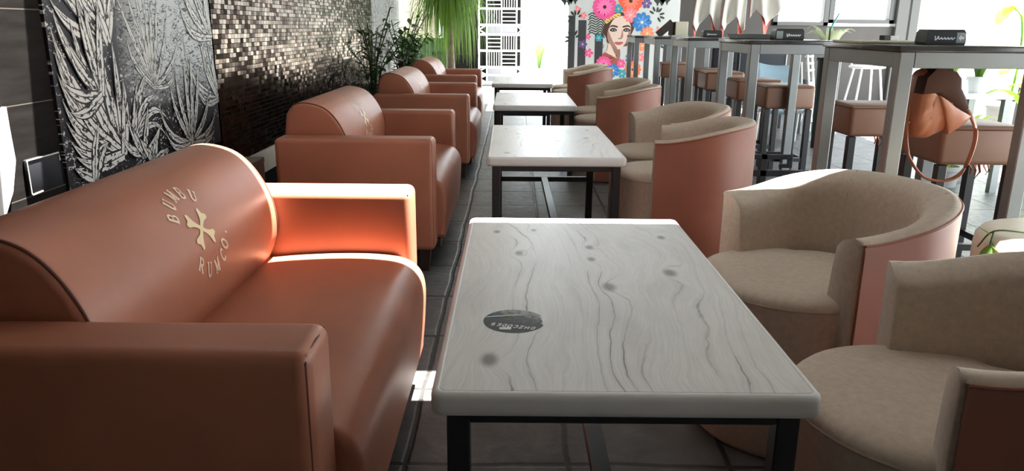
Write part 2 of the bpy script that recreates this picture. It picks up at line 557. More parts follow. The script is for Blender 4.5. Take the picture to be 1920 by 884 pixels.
# far wall with the two windows
bm = new_bm()
FY = 12.05
box(bm, 2.52, 3.95, FY, FY + 0.2, 0, 3.0)
box(bm, 3.95, 5.80, FY, FY + 0.2, 0, 1.22)
box(bm, 3.95, 5.80, FY, FY + 0.2, 2.6, 3.0)
struct('wall_far', bm, 'wall_dark', smooth=False)
for k, (x0, x1, zb) in enumerate(((3.95, 4.80, 1.22), (4.80, 5.80, 1.26))):
    bm = new_bm()
    for a, b, c, d in ((x0, x0 + 0.08, zb, 2.6), (x1 - 0.08, x1, zb, 2.6), (x0, x1, zb, zb + 0.06), (x0, x1, 2.52, 2.6)):
        box(bm, a, b, FY - 0.03, FY + 0.1, c, d, 0.006, 1)
    w = struct('window_%d' % (k + 1), bm, 'window_dark')
    bm = new_bm(); box(bm, x0 + 0.08, x1 - 0.08, FY + 0.03, FY + 0.036, zb + 0.06, 2.52)
    obj('pane', bm, 'glass', w, smooth=False)
bm = new_bm()
box(bm, 5.80, 5.98, FY - 0.1, FY + 0.12, 0, 3.0, 0.01, 1)
box(bm, 6.02, 6.16, FY - 0.06, FY + 0.16, 0, 3.0, 0.01, 1)
struct('column', bm, 'window_dark')
bm = new_bm(); box(bm, 8.6, 9.1, 13.4, 13.9, 0, 3.4, 0.02, 2)
struct('column', bm, 'wall_beige')
# beige garden wall and dark boarding beyond the planting at the far left
bm = new_bm(); box(bm, -4.2, -1.6, 16.6, 16.8, 0, 3.2)
struct('wall_garden', bm, 'wall_beige', smooth=False)
bm = new_bm(); box(bm, -1.4, 0.16, 16.25, 16.35, 0, 3.2)
struct('wall_gate_side', bm, 'panel', smooth=False)

# ------------------------------------------------------------------ sofas
SL, AW = 1.385, 0.150
SPROF = [(-0.105, 0.36), (-0.098, 0.44), (-0.068, 0.524), (-0.073, 0.628), (-0.115, 0.722), (-0.177, 0.786), (-0.262, 0.811),
         (-0.325, 0.800), (-0.362, 0.755), (-0.375, 0.66), (-0.38, 0.40), (-0.38, 0.12), (-0.105, 0.12)]

def inset_profile(P, d):
    """P: closed list of 2-vectors (counter-clockwise or not); moves every point inwards by d"""
    n = len(P)
    area = sum(P[i].x * P[(i + 1) % n].y - P[(i + 1) % n].x * P[i].y for i in range(n))
    sg = 1 if area > 0 else -1
    out = []
    for i in range(n):
        t = (P[(i + 1) % n] - P[(i - 1) % n])
        if t.length < 1e-9:
            out.append(P[i].copy()); continue
        t.normalize()
        nn = Vector((-t.y, t.x)) * sg
        out.append(P[i] + nn * d)
    return out

def cushion(bm, P, y0, y1, rnd_r=0.025, mi=0, steps=4):
    """extrude a closed x-z profile along y with softly rounded ends"""
    ys = []
    for k in range(steps + 1):
        a = PI / 2 * k / steps
        ys.append((y0 + rnd_r * (1 - math.sin(a)), rnd_r * (1 - math.cos(a))))
    ys = list(reversed(ys))
    st = [(y0 + rnd_r * (1 - math.cos(a)), rnd_r * (1 - math.sin(a))) for a in [PI / 2 * k / steps for k in range(steps + 1)]]
    en = [(y1 - (y - y0), d) for y, d in reversed(st)]
    rings = []
    for y, d in st + en:
        rings.append([Vector((p.x, y, p.y)) for p in inset_profile(P, d)])
    loft(bm, rings, True, True, mi)

front_pts = [Vector((a, b, 0)) for a, b in SPROF[1:9]]
FRONT = [Vector((p.x, p.y)) for p in spline(front_pts, 8)]          # smooth front of the backrest from the seat up and over
BACKP = [Vector((-0.105, 0.36))] + FRONT + [Vector((-0.375, 0.66)), Vector((-0.38, 0.40)), Vector((-0.38, 0.12)), Vector((-0.105, 0.12))]

def back_surface():
    acc = [0.0]
    for i in range(1, len(FRONT)):
        acc.append(acc[-1] + (FRONT[i] - FRONT[i - 1]).length)
    def at(s):
        s = max(0, min(acc[-1] - 1e-6, s))
        for i in range(1, len(FRONT)):
            if acc[i] >= s:
                t = (s - acc[i - 1]) / (acc[i] - acc[i - 1])
                p = FRONT[i - 1].lerp(FRONT[i], t)
                d = (FRONT[i] - FRONT[i - 1]).normalized()
                return p, Vector((d.y, -d.x))
    # arc length of the emblem's centre: height 0.677
    s0 = next(acc[i] for i in range(len(FRONT)) if FRONT[i].y > 0.677)
    return at, s0
B_AT, B_S0 = back_surface()

def on_back(u, v, lift=0.0012):
    """u to the right (along +y), v up the backrest from the emblem centre"""
    p, n = B_AT(B_S0 + v)
    q = p + n * lift
    return Vector((q.x, u + 0.012, q.y))

# letters as thick strokes in a unit box
def arc(cx, cy, rx, ry, a0, a1, n=8):
    return [(cx + rx * math.cos(math.radians(a0 + (a1 - a0) * k / n)), cy + ry * math.sin(math.radians(a0 + (a1 - a0) * k / n))) for k in range(n + 1)]
GLYPH = {
    'B': [([(0.2, 0), (0.2, 1)], .18), ([(0.2, 1), (0.45, 1)] + arc(0.45, 0.76, 0.25, 0.24, 90, -90) + [(0.2, 0.52)], .12),
          ([(0.2, 0.52), (0.5, 0.52)] + arc(0.5, 0.26, 0.28, 0.26, 90, -90) + [(0.2, 0)], .12), ([(0.02, 1), (0.3, 1)], .07), ([(0.02, 0), (0.3, 0)], .07)],
    'U': [([(0.2, 1), (0.2, 0.32)] + arc(0.48, 0.30, 0.28, 0.30, 180, 270), .17), (arc(0.48, 0.30, 0.28, 0.30, 270, 360) + [(0.76, 1)], .09),
          ([(0.0, 1), (0.4, 1)], .07), ([(0.6, 1), (0.92, 1)], .07)],
    'M': [([(0.15, 0), (0.15, 1)], .09), ([(0.15, 1), (0.5, 0.1)], .18), ([(0.5, 0.1), (0.85, 1)], .09), ([(0.85, 1), (0.85, 0)], .18),
          ([(0.0, 0), (0.3, 0)], .07), ([(0.68, 0), (1.02, 0)], .07), ([(0.0, 1), (0.2, 1)], .07), ([(0.8, 1), (1.02, 1)], .07)],
    'R': [([(0.2, 0), (0.2, 1)], .18), ([(0.2, 1), (0.48, 1)] + arc(0.48, 0.75, 0.27, 0.25, 90, -90) + [(0.2, 0.5)], .12), ([(0.42, 0.5), (0.85, 0)], .17),
          ([(0.02, 1), (0.3, 1)], .07), ([(0.02, 0), (0.38, 0)], .07), ([(0.75, 0), (0.97, 0)], .07)],
    'C': [(arc(0.52, 0.5, 0.38, 0.5, 50, 310, 16), .15), ([(0.78, 0.98), (0.78, 0.72)], .07)],
    'O': [(arc(0.5, 0.5, 0.36, 0.5, 0, 360, 20), .15)],
    '.': [([(0.40, 0.06), (0.58, 0.06)], .18)],
    'S': [(arc(0.5, 0.74, 0.30, 0.26, 30, 270, 10) + arc(0.5, 0.26, 0.30, 0.26, 90, -150, 10), .16)],
    'E': [([(0.2, 0), (0.2, 1)], .16), ([(0.2, 1), (0.8, 1)], .14), ([(0.2, 0.5), (0.7, 0.5)], .14), ([(0.2, 0), (0.8, 0)], .14)],
    'D': [([(0.2, 0), (0.2, 1)], .16), ([(0.2, 1), (0.4, 1)] + arc(0.4, 0.5, 0.4, 0.5, 90, -90) + [(0.2, 0)], .14)],
    'Z': [([(0.15, 1), (0.85, 1), (0.15, 0), (0.85, 0)], .15)],
    'H': [([(0.2, 0), (0.2, 1)], .16), ([(0.8, 0), (0.8, 1)], .16), ([(0.2, 0.5), (0.8, 0.5)], .14)],
}
def stroke(bm, pts, w, place, sub=3, mi=0):
    P = []
    for i in range(len(pts) - 1):
        for k in range(sub):
            t = k / sub
            P.append(Vector((pts[i][0] * (1 - t) + pts[i + 1][0] * t, pts[i][1] * (1 - t) + pts[i + 1][1] * t)))
    P.append(Vector((pts[-1][0], pts[-1][1])))
    L, Rr = [], []
    m = len(P)
    for i in range(m):
        d = P[min(i + 1, m - 1)] - P[max(i - 1, 0)]
        if d.length < 1e-9:
            d = Vector((1, 0))
        d.normalize()
        nn = Vector((-d.y, d.x)) * w / 2
        L.append(bm.verts.new(place(*(P[i] + nn))))
        Rr.append(bm.verts.new(place(*(P[i] - nn))))
    for i in range(m - 1):
        try:
            bm.faces.new((L[i], L[i + 1], Rr[i + 1], Rr[i])).material_index = mi
        except ValueError:
            pass

def ring_text(bm, text, R, start, step, size, bottom=False):
    for k, ch in enumerate(text):
        if ch == ' ':
            continue
        th = math.radians(start + step * k)          # clockwise from the top
        def place(x, y, th=th):
            x = (x - 0.5) * size * 0.82
            if not bottom:
                r = R + (y - 0.5) * size
                rad = Vector((math.sin(th), math.cos(th))); tan = Vector((math.cos(th), -math.sin(th)))
                q = rad * r + tan * x
            else:
                r = R - (y - 0.5) * size
                rad = Vector((math.sin(th), math.cos(th))); tan = Vector((-math.cos(th), math.sin(th)))
                q = rad * r + tan * x
            return on_back(q.x, q.y)
        for pts, w in GLYPH[ch]:
            stroke(bm, pts, w * 1.45, place)

def make_sofa(label, loc):
    t = thing('sofa', label, 'sofa', loc, 0, 'orange leather sofas along the dark wall')
    yi = SL / 2 - AW
    seat = [(-0.10, 0.14), (-0.10, 0.445), (0.0, 0.455), (0.14, 0.462), (0.26, 0.460), (0.34, 0.447), (0.385, 0.415), (0.405, 0.36), (0.402, 0.25), (0.392, 0.14)]
    P = [Vector(p) for p in seat[:2]] + [Vector((p.x, p.y)) for p in spline([Vector((a, b, 0)) for a, b in seat[1:]], 5)][1:]
    bm = new_bm(); cushion(bm, P, -yi + 0.001, yi - 0.001, 0.022)
    obj('seat', bm, 'sofa_leather', t, angle=60)
    bm = new_bm(); cushion(bm, BACKP, -yi + 0.002, yi - 0.002, 0.020)
    b = obj('backrest', bm, 'sofa_leather', t, angle=60)
    for s in (-1, 1):
        y = s * (yi - 0.010)
        bm = new_bm()
        tube(bm, [Vector((p.x, y, p.y)) for p in inset_profile(BACKP, 0.0025)[2:len(FRONT) - 4]], 0.003, 6)
        obj('seam', bm, 'seam', b)
    bm = new_bm()
    ring_text(bm, 'BUMBU', 0.105, -58, 24.5, 0.034)
    ring_text(bm, 'RUM', 0.105, 223, -25.5, 0.034, True)
    ring_text(bm, 'CO.', 0.108, 146, -18, 0.034, True)
    obj('lettering', bm, 'cream_print', b, recalc=False)
    # crossed bone emblem with flared, notched ends
    bm = new_bm()
    for k in range(4):
        a = math.radians(45 + 90 * k + (7 if k % 2 else -7))
        d = Vector((math.cos(a), math.sin(a))); nn = Vector((-d.y, d.x))
        prof = [(0.0, 0.0062), (0.018, 0.0060), (0.030, 0.0085), (0.040, 0.013), (0.047, 0.0175), (0.053, 0.019)]
        pv = []
        for r, w in prof:
            pv.append([bm.verts.new(on_back(*(d * r + nn * w * q), 0.0016)) for q in (1, 0, -1)])
        tip = bm.verts.new(on_back(*(d * 0.0475), 0.0016))
        e = [bm.verts.new(on_back(*(d * 0.060 + nn * 0.0145 * q), 0.0016)) for q in (1, -1)]
        for i in range(len(prof) - 1):
            for j in range(2):
                if i == len(prof) - 2:
                    pass
                bm.faces.new((pv[i][j], pv[i + 1][j], pv[i + 1][j + 1], pv[i][j + 1]))
        bm.faces.new((pv[-1][0], e[0], pv[-1][1]))
        bm.faces.new((pv[-1][2], pv[-1][1], e[1]))
    obj('emblem', bm, 'gold_print', b, recalc=False)
    for s in (-1, 1):
        y0, y1 = (yi, SL / 2) if s > 0 else (-SL / 2, -yi)
        bm = new_bm(); box(bm, -0.385, 0.36, y0, y1, 0.12, 0.66, 0.026, 5)
        a = obj('armrest', bm, 'sofa_leather', t, angle=60)
        bm = new_bm()
        yo, yn = (y1 - 0.0085, y0 + 0.0085) if s > 0 else (y0 + 0.0085, y1 - 0.0085)
        tube(bm, [(0.3515, yo, 0.14), (0.3515, yo, 0.640), (0.350, yo + (yn - yo) * 0.06, 0.650), (0.352, yo + (yn - yo) * 0.5, 0.652), (0.350, yn, 0.648)], 0.0022, 6)
        obj('seam', bm, 'seam', a)
    for sx in (-0.33, 0.305):
        for sy in (-1, 1):
            bm = new_bm()
            y = sy * (SL / 2 - 0.075)
            loft(bm, [[Vector((sx + a * w, y + b_ * w, z)) for a, b_ in ((-1, -1), (1, -1), (1, 1), (-1, 1))] for z, w in ((0.0, 0.016), (0.125, 0.028))])
            obj('leg', bm, 'dark_wood', t, smooth=False)
    bm = new_bm(); box(bm, -0.36, 0.37, -yi, yi, 0.095, 0.139)
    obj('base_frame', bm, 'dark_wood', t, smooth=False)
    return t

sofa = make_sofa('nearest orange leather sofa, the one with readable gold lettering on its backrest', (-0.685, 1.812, 0))
dup(sofa, 'orange leather sofa second from the camera, beside the second low table', (-0.730, 4.20, 0))
dup(sofa, 'orange leather sofa third from the camera, directly behind the one at the second low table', (-0.700, 6.595, 0))
dup(sofa, 'farthest orange leather sofa, beside the palm trunk at the end of the row', (-0.755, 9.0, 0))

# ------------------------------------------------------------------ low tables
TW, TL, TH = 0.66, 1.215, 0.58
def make_table(label, loc):
    t = thing('coffee_table', label, 'table', loc, 0, 'whitewashed low tables down the middle')
    x, y = TW / 2, TL / 2
    # edge band with rounded corners, and the laminate field inside it
    def rrect(hx, hy, r, z, n=6):
        pts = []
        for cx, cy, a0 in ((hx - r, hy - r, 0), (-hx + r, hy - r, 90), (-hx + r, -hy + r, 180), (hx - r, -hy + r, 270)):
            for k in range(n + 1):
                a = math.radians(a0 + 90 * k / n)
                pts.append(Vector((cx + r * math.cos(a), cy + r * math.sin(a), z)))
        return pts
    bm = new_bm()
    rings = []
    for ins, z in ((0.006, 0.537), (0.001, 0.541), (0.0, 0.548), (0.0, 0.568), (0.002, 0.5745), (0.0065, 0.5785), (0.011, 0.58), (0.0135, 0.5796), (0.0145, 0.5785)):
        rings.append(rrect(x - ins, y - ins, max(0.006, 0.024 - ins), z))
    loft(bm, rings)
    top = obj('tabletop', bm, 'table_edge', t, angle=50)
    bm = new_bm()
    loft(bm, [rrect(x - 0.0150, y - 0.0150, 0.012, z) for z in (0.576, 0.5797)])
    obj('laminate', bm, 'wood', top, smooth=False)
    lx, ly = x - 0.045, y - 0.05
    for sx in (-1, 1):
        for sy in (-1, 1):
            bm = new_bm(); box(bm, sx * lx - 0.02, sx * lx + 0.02, sy * ly - 0.02, sy * ly + 0.02, 0, 0.5365, 0.003, 1)
            obj('leg', bm, 'black_metal', t)
    bm = new_bm()
    for sy in (-1, 1):
        box(bm, -lx + 0.02, lx - 0.02, sy * ly - 0.015, sy * ly + 0.015, 0.507, 0.5365, 0.002, 1)
    for sx in (-1, 1):
        box(bm, sx * lx - 0.015, sx * lx + 0.015, -ly + 0.02, ly - 0.02, 0.507, 0.5365, 0.002, 1)
    obj('top_frame', bm, 'black_metal', t)
    bm = new_bm()
    for sy in (-1, 1):
        box(bm, -lx + 0.02, lx - 0.02, sy * ly - 0.015, sy * ly + 0.015, 0.235, 0.265, 0.002, 1)
    box(bm, -0.02, 0.02, -ly + 0.015, ly - 0.015, 0.235, 0.265, 0.002, 1)
    obj('stretcher', bm, 'black_metal', t)
    return t
tab = make_table('nearest whitewashed wood low table on black legs, with the round black sticker on it', (0.195, 1.75, 0))
dup(tab, 'second low wood table from the camera, its black cross stretcher showing', (0.203, 4.12, 0), math.radians(0.5))
dup(tab, 'third low wood table from the camera, behind the one with the visible stretcher', (0.172, 6.54, 0))
dup(tab, 'farthest low wood table, in the glare near the white gate', (0.10, 8.85, 0))

# ------------------------------------------------------------------ tub chairs
def make_tub(label, loc, rot):
    t = thing('tub_chair', label, 'armchair', loc, rot, 'beige and rust tub chairs along the tables')
    b, a, x0, xc = 0.335, 0.285, -0.215, -0.035
    # path of the shell's outer edge seen from above
    path = []
    for k in range(7):
        f = k / 6
        path.append(Vector((x0 + (xc - x0) * f, -b + 0.012 * (1 - f), 0)))
    for k in range(1, 36):
        th = PI * k / 36
        path.append(Vector((xc + a * math.sin(th), -b * math.cos(th), 0)))
    for k in range(7):
        f = 1 - k / 6
        path.append(Vector((x0 + (xc - x0) * f, b - 0.012 * (1 - f), 0)))
    m = len(path)
    acc = [0.0]
    for i in range(1, m):
        acc.append(acc[-1] + (path[i] - path[i - 1]).length)
    def hgt(s):
        f = s / acc[-1]
        e = math.sin(PI * f)
        return 0.655 + 0.075 * (e * e * (3 - 2 * e))
    def frames():
        for i in range(m):
            d = (path[min(i + 1, m - 1)] - path[max(i - 1, 0)]).normalized()
            inn = Vector((-d.y, d.x, 0))          # towards the inside of the U
            yield i, path[i], inn, hgt(acc[i])
    # fabric: rim, inside and arm fronts
    rings = []
    for i, p, inn, h in frames():
        sec = [(0.008, 0.03), (0.008, h - 0.012), (0.004, h - 0.004), (0.010, h + 0.005), (0.024, h + 0.008), (0.055, h - 0.002), (0.078, h - 0.016), (0.090, h - 0.032),
               (0.096, h - 0.075), (0.103, 0.50), (0.108, 0.40), (0.108, 0.03)]
        e = 1.0 + 0.14 * (abs(2 * acc[i] / acc[-1] - 1)) ** 2
        rings.append([p + inn * o * e + Vector((0, 0, z)) for o, z in sec])
    # softly rounded arm fronts
    def cap_ring(r, d, k):
        c = sum(r, Vector()) / len(r)
        return [q + (Vector((c.x, c.y, q.z)) - q) * k + d for q in r]
    d0 = Vector((-1, 0, 0))
    rings = [cap_ring(rings[0], d0 * 0.010, 0.12), cap_ring(rings[0], d0 * 0.007, 0.03)] + rings + [cap_ring(rings[-1], d0 * 0.007, 0.03), cap_ring(rings[-1], d0 * 0.010, 0.12)]
    bm = new_bm(); loft(bm, rings)
    inner = obj('inner_back', bm, 'fabric', t, angle=55)
    # two upright seams on the inside of the back
    for f in (0.36, 0.64):
        bm = new_bm()
        i = int(f * m)
        for j, p, inn, h in frames():
            if j == i:
                tube(bm, [p + inn * 0.030 + Vector((0, 0, h + 0.006)), p + inn * 0.079 + Vector((0, 0, h - 0.017)), p + inn * 0.0945 + Vector((0, 0, h - 0.06)), p + inn * 0.1035 + Vector((0, 0, 0.49))], 0.002, 5)
        obj('seam', bm, 'fabric_seam', inner)
    # leather outside
    rings = []
    for i, p, inn, h in frames():
        sec = [(0.0075, 0.012), (0.0, 0.02), (-0.001, 0.30), (0.0, h - 0.024), (0.003, h - 0.008), (0.0076, h - 0.008)]
        rings.append([p + inn * o + Vector((0, 0, z)) for o, z in sec])
    bm = new_bm(); loft(bm, rings)
    sh = obj('outer_shell', bm, 'chair_leather', t, angle=50)
    bm = new_bm()
    tube(bm, [p + inn * 0.002 + Vector((0, 0, h - 0.006)) for i, p, inn, h in frames()], 0.0036, 6)
    obj('piping', bm, 'chair_leather', sh)
    # round seat on a drum that runs down to the floor
    r, cx = 0.272, -0.165
    out = []
    for k in range(33):
        th = math.radians(62 + (298 - 62) * k / 32)
        out.append(Vector((cx + r * math.cos(th), r * math.sin(th))))
    # back of the seat, inside the shell
    yb = out[-1].y
    for k in range(1, 24):
        th = -PI / 2 + PI * k / 24
        out.append(Vector((xc + (a - 0.112) * math.cos(th), (b - 0.120) * math.sin(th))))
    rings = []
    for ins, z in ((0.012, 0.0), (0.0, 0.02), (0.0, 0.25), (0.0, 0.438), (-0.003, 0.452), (0.0, 0.464), (0.010, 0.474), (0.028, 0.480), (0.07, 0.485), (0.14, 0.488)):
        c2 = Vector((-0.09, 0))
        ring = []
        for q in out:
            d = (q - c2)
            L = d.length
            ring.append(Vector((*(c2 + d * ((L - ins) / L)), z)))
        rings.append(ring)
    bm = new_bm(); loft(bm, rings)
    seat = obj('seat', bm, 'fabric', t, angle=60)
    bm = new_bm()
    tube(bm, [Vector((c2.x + (q.x - c2.x) * 1.008, c2.y + (q.y - c2.y) * 1.008, 0.452)) for q in out[:33]], 0.003, 6)
    obj('piping', bm, 'fabric_seam', seat)
    return t
TUBS = [('nearest tub chair, rust leather outside, at the near right corner of the nearest low table', 0.992, 1.30, -16),
        ('beige tub chair with sunlit rim, at the far end of the nearest low table', 0.992, 2.18, 17),
        ('tub chair showing its rust leather side, at the near end of the second low table', 0.95, 3.77, -14),
        ('tub chair beyond the rust one, at the far end of the second low table', 1.015, 4.52, 13),
        ('tub chair with rust side showing, at the near end of the third low table', 0.915, 6.07, -12),
        ('tub chair at the far end of the third low table, its beige inside showing', 0.945, 6.79, 12),
        ('tub chair with rust side showing, at the near end of the farthest low table', 0.865, 8.70, -10),
        ('farthest beige tub chair, in front of the floral portrait panel', 0.90, 9.50, 10)]
tub = None
for lab, x, y, a in TUBS:
    if tub is None:
        tub = make_tub(lab, (x, y, 0), math.radians(a))
    else:
        dup(tub, lab, (x, y, 0), math.radians(a))

# ------------------------------------------------------------------ bar tables
BTX0, BTX1 = 1.49, 2.07
def make_bar_table(label, y0, y1, h):
    t = thing('bar_table', label, 'bar table', ((BTX0 + BTX1) / 2, (y0 + y1) / 2, 0), 0, 'tall steel bar tables in a row')
    hx, hy = (BTX1 - BTX0) / 2, (y1 - y0) / 2
    bm = new_bm(); box(bm, -hx - 0.008, hx + 0.008, -hy - 0.008, hy + 0.008, h - 0.022, h, 0.004, 2)
    obj('tabletop', bm, 'bar_top', t)
    w = 0.029
    for sx in (-1, 1):
        for sy in (-1, 1):
            bm = new_bm(); box(bm, sx * (hx - w) - w, sx * (hx - w) + w, sy * (hy - w) - w, sy * (hy - w) + w, 0, h - 0.0225, 0.004, 1)
            obj('leg', bm, 'steel', t)
    bm = new_bm()
    z0, z1 = h - 0.085, h - 0.0225
    for s in (-1, 1):
        box(bm, -hx + 2 * w, hx - 2 * w, s * (hy - w) - w * .95, s * (hy - w) + w * .95, z0, z1, 0.003, 1)
        box(bm, s * (hx - w) - w * .95, s * (hx - w) + w * .95, -hy + 2 * w, hy - 2 * w, z0, z1, 0.003, 1)
    obj('top_frame', bm, 'steel', t)
    return t
make_bar_table('nearest tall steel bar table, the one with the brown leather bag at its corner', 3.00, 3.74, 1.112)
make_bar_table('second tall steel bar table, with the black box and grey tray on top', 4.90, 5.66, 1.100)
make_bar_table('third tall steel bar table, under the hanging towels', 6.66, 7.38, 1.092)
make_bar_table('fourth tall steel bar table, carrying the cream napkin box', 8.22, 8.92, 1.082)
make_bar_table('farthest tall steel bar table, overlapping the floral portrait panel', 9.60, 10.25, 1.075)

# ------------------------------------------------------------------ bar stools
def make_stool(label, loc, rot=0):
    t = thing('bar_stool', label, 'stool', loc, rot, 'brown leather bar stools')
    hw, hd = 0.185, 0.175
    bm = new_bm(); box(bm, -hw, hw, -hd, hd, 0.595, 0.768, 0.024, 4)
    for v in bm.verts:
        if v.co.z > 0.76:
            q = (1 - (v.co.x / hw) ** 2) * (1 - (v.co.y / hd) ** 2)
            v.co.z += 0.012 * max(0, q)
    s = obj('seat', bm, 'stool_leather', t, angle=60)
    bm = new_bm()
    z = 0.752
    tube(bm, [(-hw - 0.0005, hd - 0.03, z), (-hw - 0.0005, -hd + 0.02, z), (-hw + 0.006, -hd + 0.006, z), (-hw + 0.02, -hd - 0.0005, z), (hw - 0.03, -hd - 0.0005, z)], 0.003, 6)
    obj('seam', bm, 'seam', s)
    for sx in (-1, 1):
        for sy in (-1, 1):
            bm = new_bm(); box(bm, sx * (hw - 0.03) - 0.021, sx * (hw - 0.03) + 0.021, sy * (hd - 0.03) - 0.021, sy * (hd - 0.03) + 0.021, 0, 0.594, 0.003, 1)
            obj('leg', bm, 'black_metal', t)
    bm = new_bm()
    for sy in (-1, 1):
        box(bm, -hw + 0.052, hw - 0.052, sy * (hd - 0.03) - 0.015, sy * (hd - 0.03) + 0.015, 0.20, 0.23)
    for sx in (-1, 1):
        box(bm, sx * (hw - 0.03) - 0.015, sx * (hw - 0.03) + 0.015, -hd + 0.052, hd - 0.052, 0.20, 0.23)
    obj('foot_rail', bm, 'black_metal', t)
    # torn strips of lining hanging below the seat
    bm = new_bm()
    r2 = random.Random(3)
    for k in range(5):
        x = -0.03 + 0.02 * k
        L = 0.03 + 0.05 * r2.random()
        tube(bm, [(x, -hd + 0.02, 0.596), (x + 0.006, -hd + 0.014, 0.596 - L * 0.5), (x + r2.uniform(-0.02, 0.02), -hd + 0.012, 0.596 - L)], [0.010, 0.008, 0.004], 5, 0.5)
    obj('torn_lining', bm, 'bag_leather', t)
    return t
st = make_stool('brown stool nearest the camera, beside the leather bag', (2.058, 3.48, 0))
STOOLS = [('brown stool behind the nearest steel bar table, seen between its left legs', 2.045, 4.375),
          ('brown stool behind the second bar table, its whole front and black legs in view', 2.045, 5.84),
          ('brown stool in front of the third bar table, half hidden behind the fully visible stool', 2.02, 6.48),
          ('brown stool at the back of the third bar table', 2.03, 7.565),
          ('brown stool in front of the fourth bar table, just behind another at the third', 2.03, 8.03),
          ('farthest brown stool, below the cream napkin box', 1.95, 9.42)]
for lab, x, y in STOOLS:
    dup(st, lab, (x, y, 0))

# a low black fretwork screen stands on the floor beside the second bar table
bm = new_bm()
def fb(x0, x1, z0, z1):
    box(bm, x0, x1, -0.012, 0.012, z0, z1, 0.002, 1)
fb(-0.26, 0.26, 0.26, 0.30)
fb(-0.26, 0.0, 0.37, 0.40); fb(-0.03, 0.0, 0.315, 0.37); fb(-0.08, -0.03, 0.315, 0.34)
fb(-0.20, -0.16, 0.0, 0.40)
for x in (-0.06, 0.04, 0.14, 0.23):
    fb(x, x + 0.03, 0.0, 0.26)
fb(-0.26, 0.26, 0.0, 0.03)
o = obj('fretwork_screen', bm, 'black_metal')
o.location = (1.78, 4.78, 0)
tag(o, 'low black metal fretwork screen on the floor behind the sunlit tub chair', 'screen')

# ------------------------------------------------------------------ brown leather bag
t = thing('leather_bag', 'brown leather backpack bag with long strap hanging beside the nearest stool', 'bag', (1.745, 3.20, 0.732))
SIL = [(-0.098, 0.265), (-0.075, 0.288), (-0.03, 0.292), (0.03, 0.275), (0.058, 0.25), (0.066, 0.215), (0.098, 0.175), (0.122, 0.135), (0.135, 0.098), (0.118, 0.072), (0.085, 0.05),
       (0.05, 0.028), (0.0, 0.004), (-0.045, 0.0), (-0.08, 0.012), (-0.102, 0.06), (-0.106, 0.14), (-0.103, 0.22)]
SILS = [Vector((p.x, p.y)) for p in spline([Vector((a, b, 0)) for a, b in SIL], 3, True)]
def bag_section(y, k, tw=0.0):
    c = Vector((-0.005, 0.135))
    out = []
    for i, p in enumerate(SILS):
        q = c + (p - c) * k
        out.append(Vector((q.x, y + tw * (q.x * 0.25 - (q.y - 0.135) * 0.15) + 0.004 * math.sin(i * 1.3), q.y)))
    return out
bm = new_bm()
loft(bm, [bag_section(y, k, 1) for y, k in ((0.075, 0.70), (0.068, 0.86), (0.04, 0.97), (0.0, 1.0), (-0.045, 0.97), (-0.072, 0.87), (-0.085, 0.70), (-0.092, 0.40))])
body = obj('body', bm, 'bag_leather', t, angle=75)
def sheet(name, pts, y0, y1, bulge, mat):
    """a leather panel: outline in x-z, lying on the bag's front and slightly domed"""
    bm = new_bm()
    P = [Vector(p) for p in pts]
    c = sum(P, Vector((0, 0))) / len(P)
    def at(p, k, y):
        q = c + (p - c) * k
        return Vector((q.x, y + q.x * 0.25 - (q.y - 0.135) * 0.15, q.y))
    loft(bm, [[at(p, k, y) for p in P] for k, y in ((0.97, y0), (1.0, y0 - 0.004), (0.985, y1), (0.80, y1 - bulge * 0.6), (0.35, y1 - bulge))])
    return obj(name, bm, mat, t, angle=50)
MAT['bag_dark'].node_tree.nodes['Principled BSDF'].inputs['Specular IOR Level'].default_value = 0.15
sheet('flap', [(-0.102, 0.255), (-0.07, 0.291), (-0.03, 0.294), (0.032, 0.278), (0.060, 0.25), (0.070, 0.213), (0.102, 0.172), (0.128, 0.132), (0.120, 0.112), (0.075, 0.128), (0.035, 0.150), (-0.015, 0.178), (-0.06, 0.196), (-0.105, 0.190)], -0.01, -0.090, 0.012, 'bag_dark')
sheet('pocket', [(-0.035, 0.186), (0.01, 0.166), (0.05, 0.140), (0.095, 0.118), (0.138, 0.098), (0.120, 0.070), (0.085, 0.046), (0.048, 0.024), (0.030, 0.07), (0.0, 0.13)], -0.05, -0.106, 0.010, 'bag_leather')
bm = new_bm()
sp = spline([(-0.10, -0.02, 0.17), (-0.115, -0.05, 0.05), (-0.10, -0.07, -0.06), (-0.03, -0.075, -0.15), (0.06, -0.075, -0.17), (0.13, -0.07, -0.14), (0.155, -0.08, -0.05), (0.165, -0.07, 0.03), (0.150, -0.05, 0.09), (0.13, -0.01, 0.14), (0.09, 0.03, 0.20), (0.03, 0.03, 0.275)], 6)
tube(bm, sp, 0.0135, 8, 0.45)
obj('strap', bm, 'bag_leather', t)
bm = new_bm()
tube(bm, spline([(-0.055, 0.0, 0.27), (-0.062, 0.0, 0.315), (-0.03, 0.0, 0.338), (0.005, 0.0, 0.315), (0.0, 0.0, 0.27)], 5), 0.007, 8)
obj('handle', bm, 'bag_dark', t)
bm = new_bm()
for p in ((0.075, -0.035, 0.235), (-0.108, -0.045, 0.09), (-0.106, -0.05, 0.07)):
    bm = new_bm()
    bmesh.ops.create_uvsphere(bm, u_segments=10, v_segments=8, radius=0.007, matrix=Matrix.Translation(Vector(p)))
    obj('stud', bm, 'brass', t)
bm = new_bm(); tube(bm, [(-0.03, 0.01, 0.326), (-0.03, -0.02, 0.327), (-0.03, -0.125, 0.305), (-0.03, -0.145, 0.2895), (-0.03, -0.185, 0.2895)], 0.004, 6)
obj('bag_hook', bm, 'steel', t)

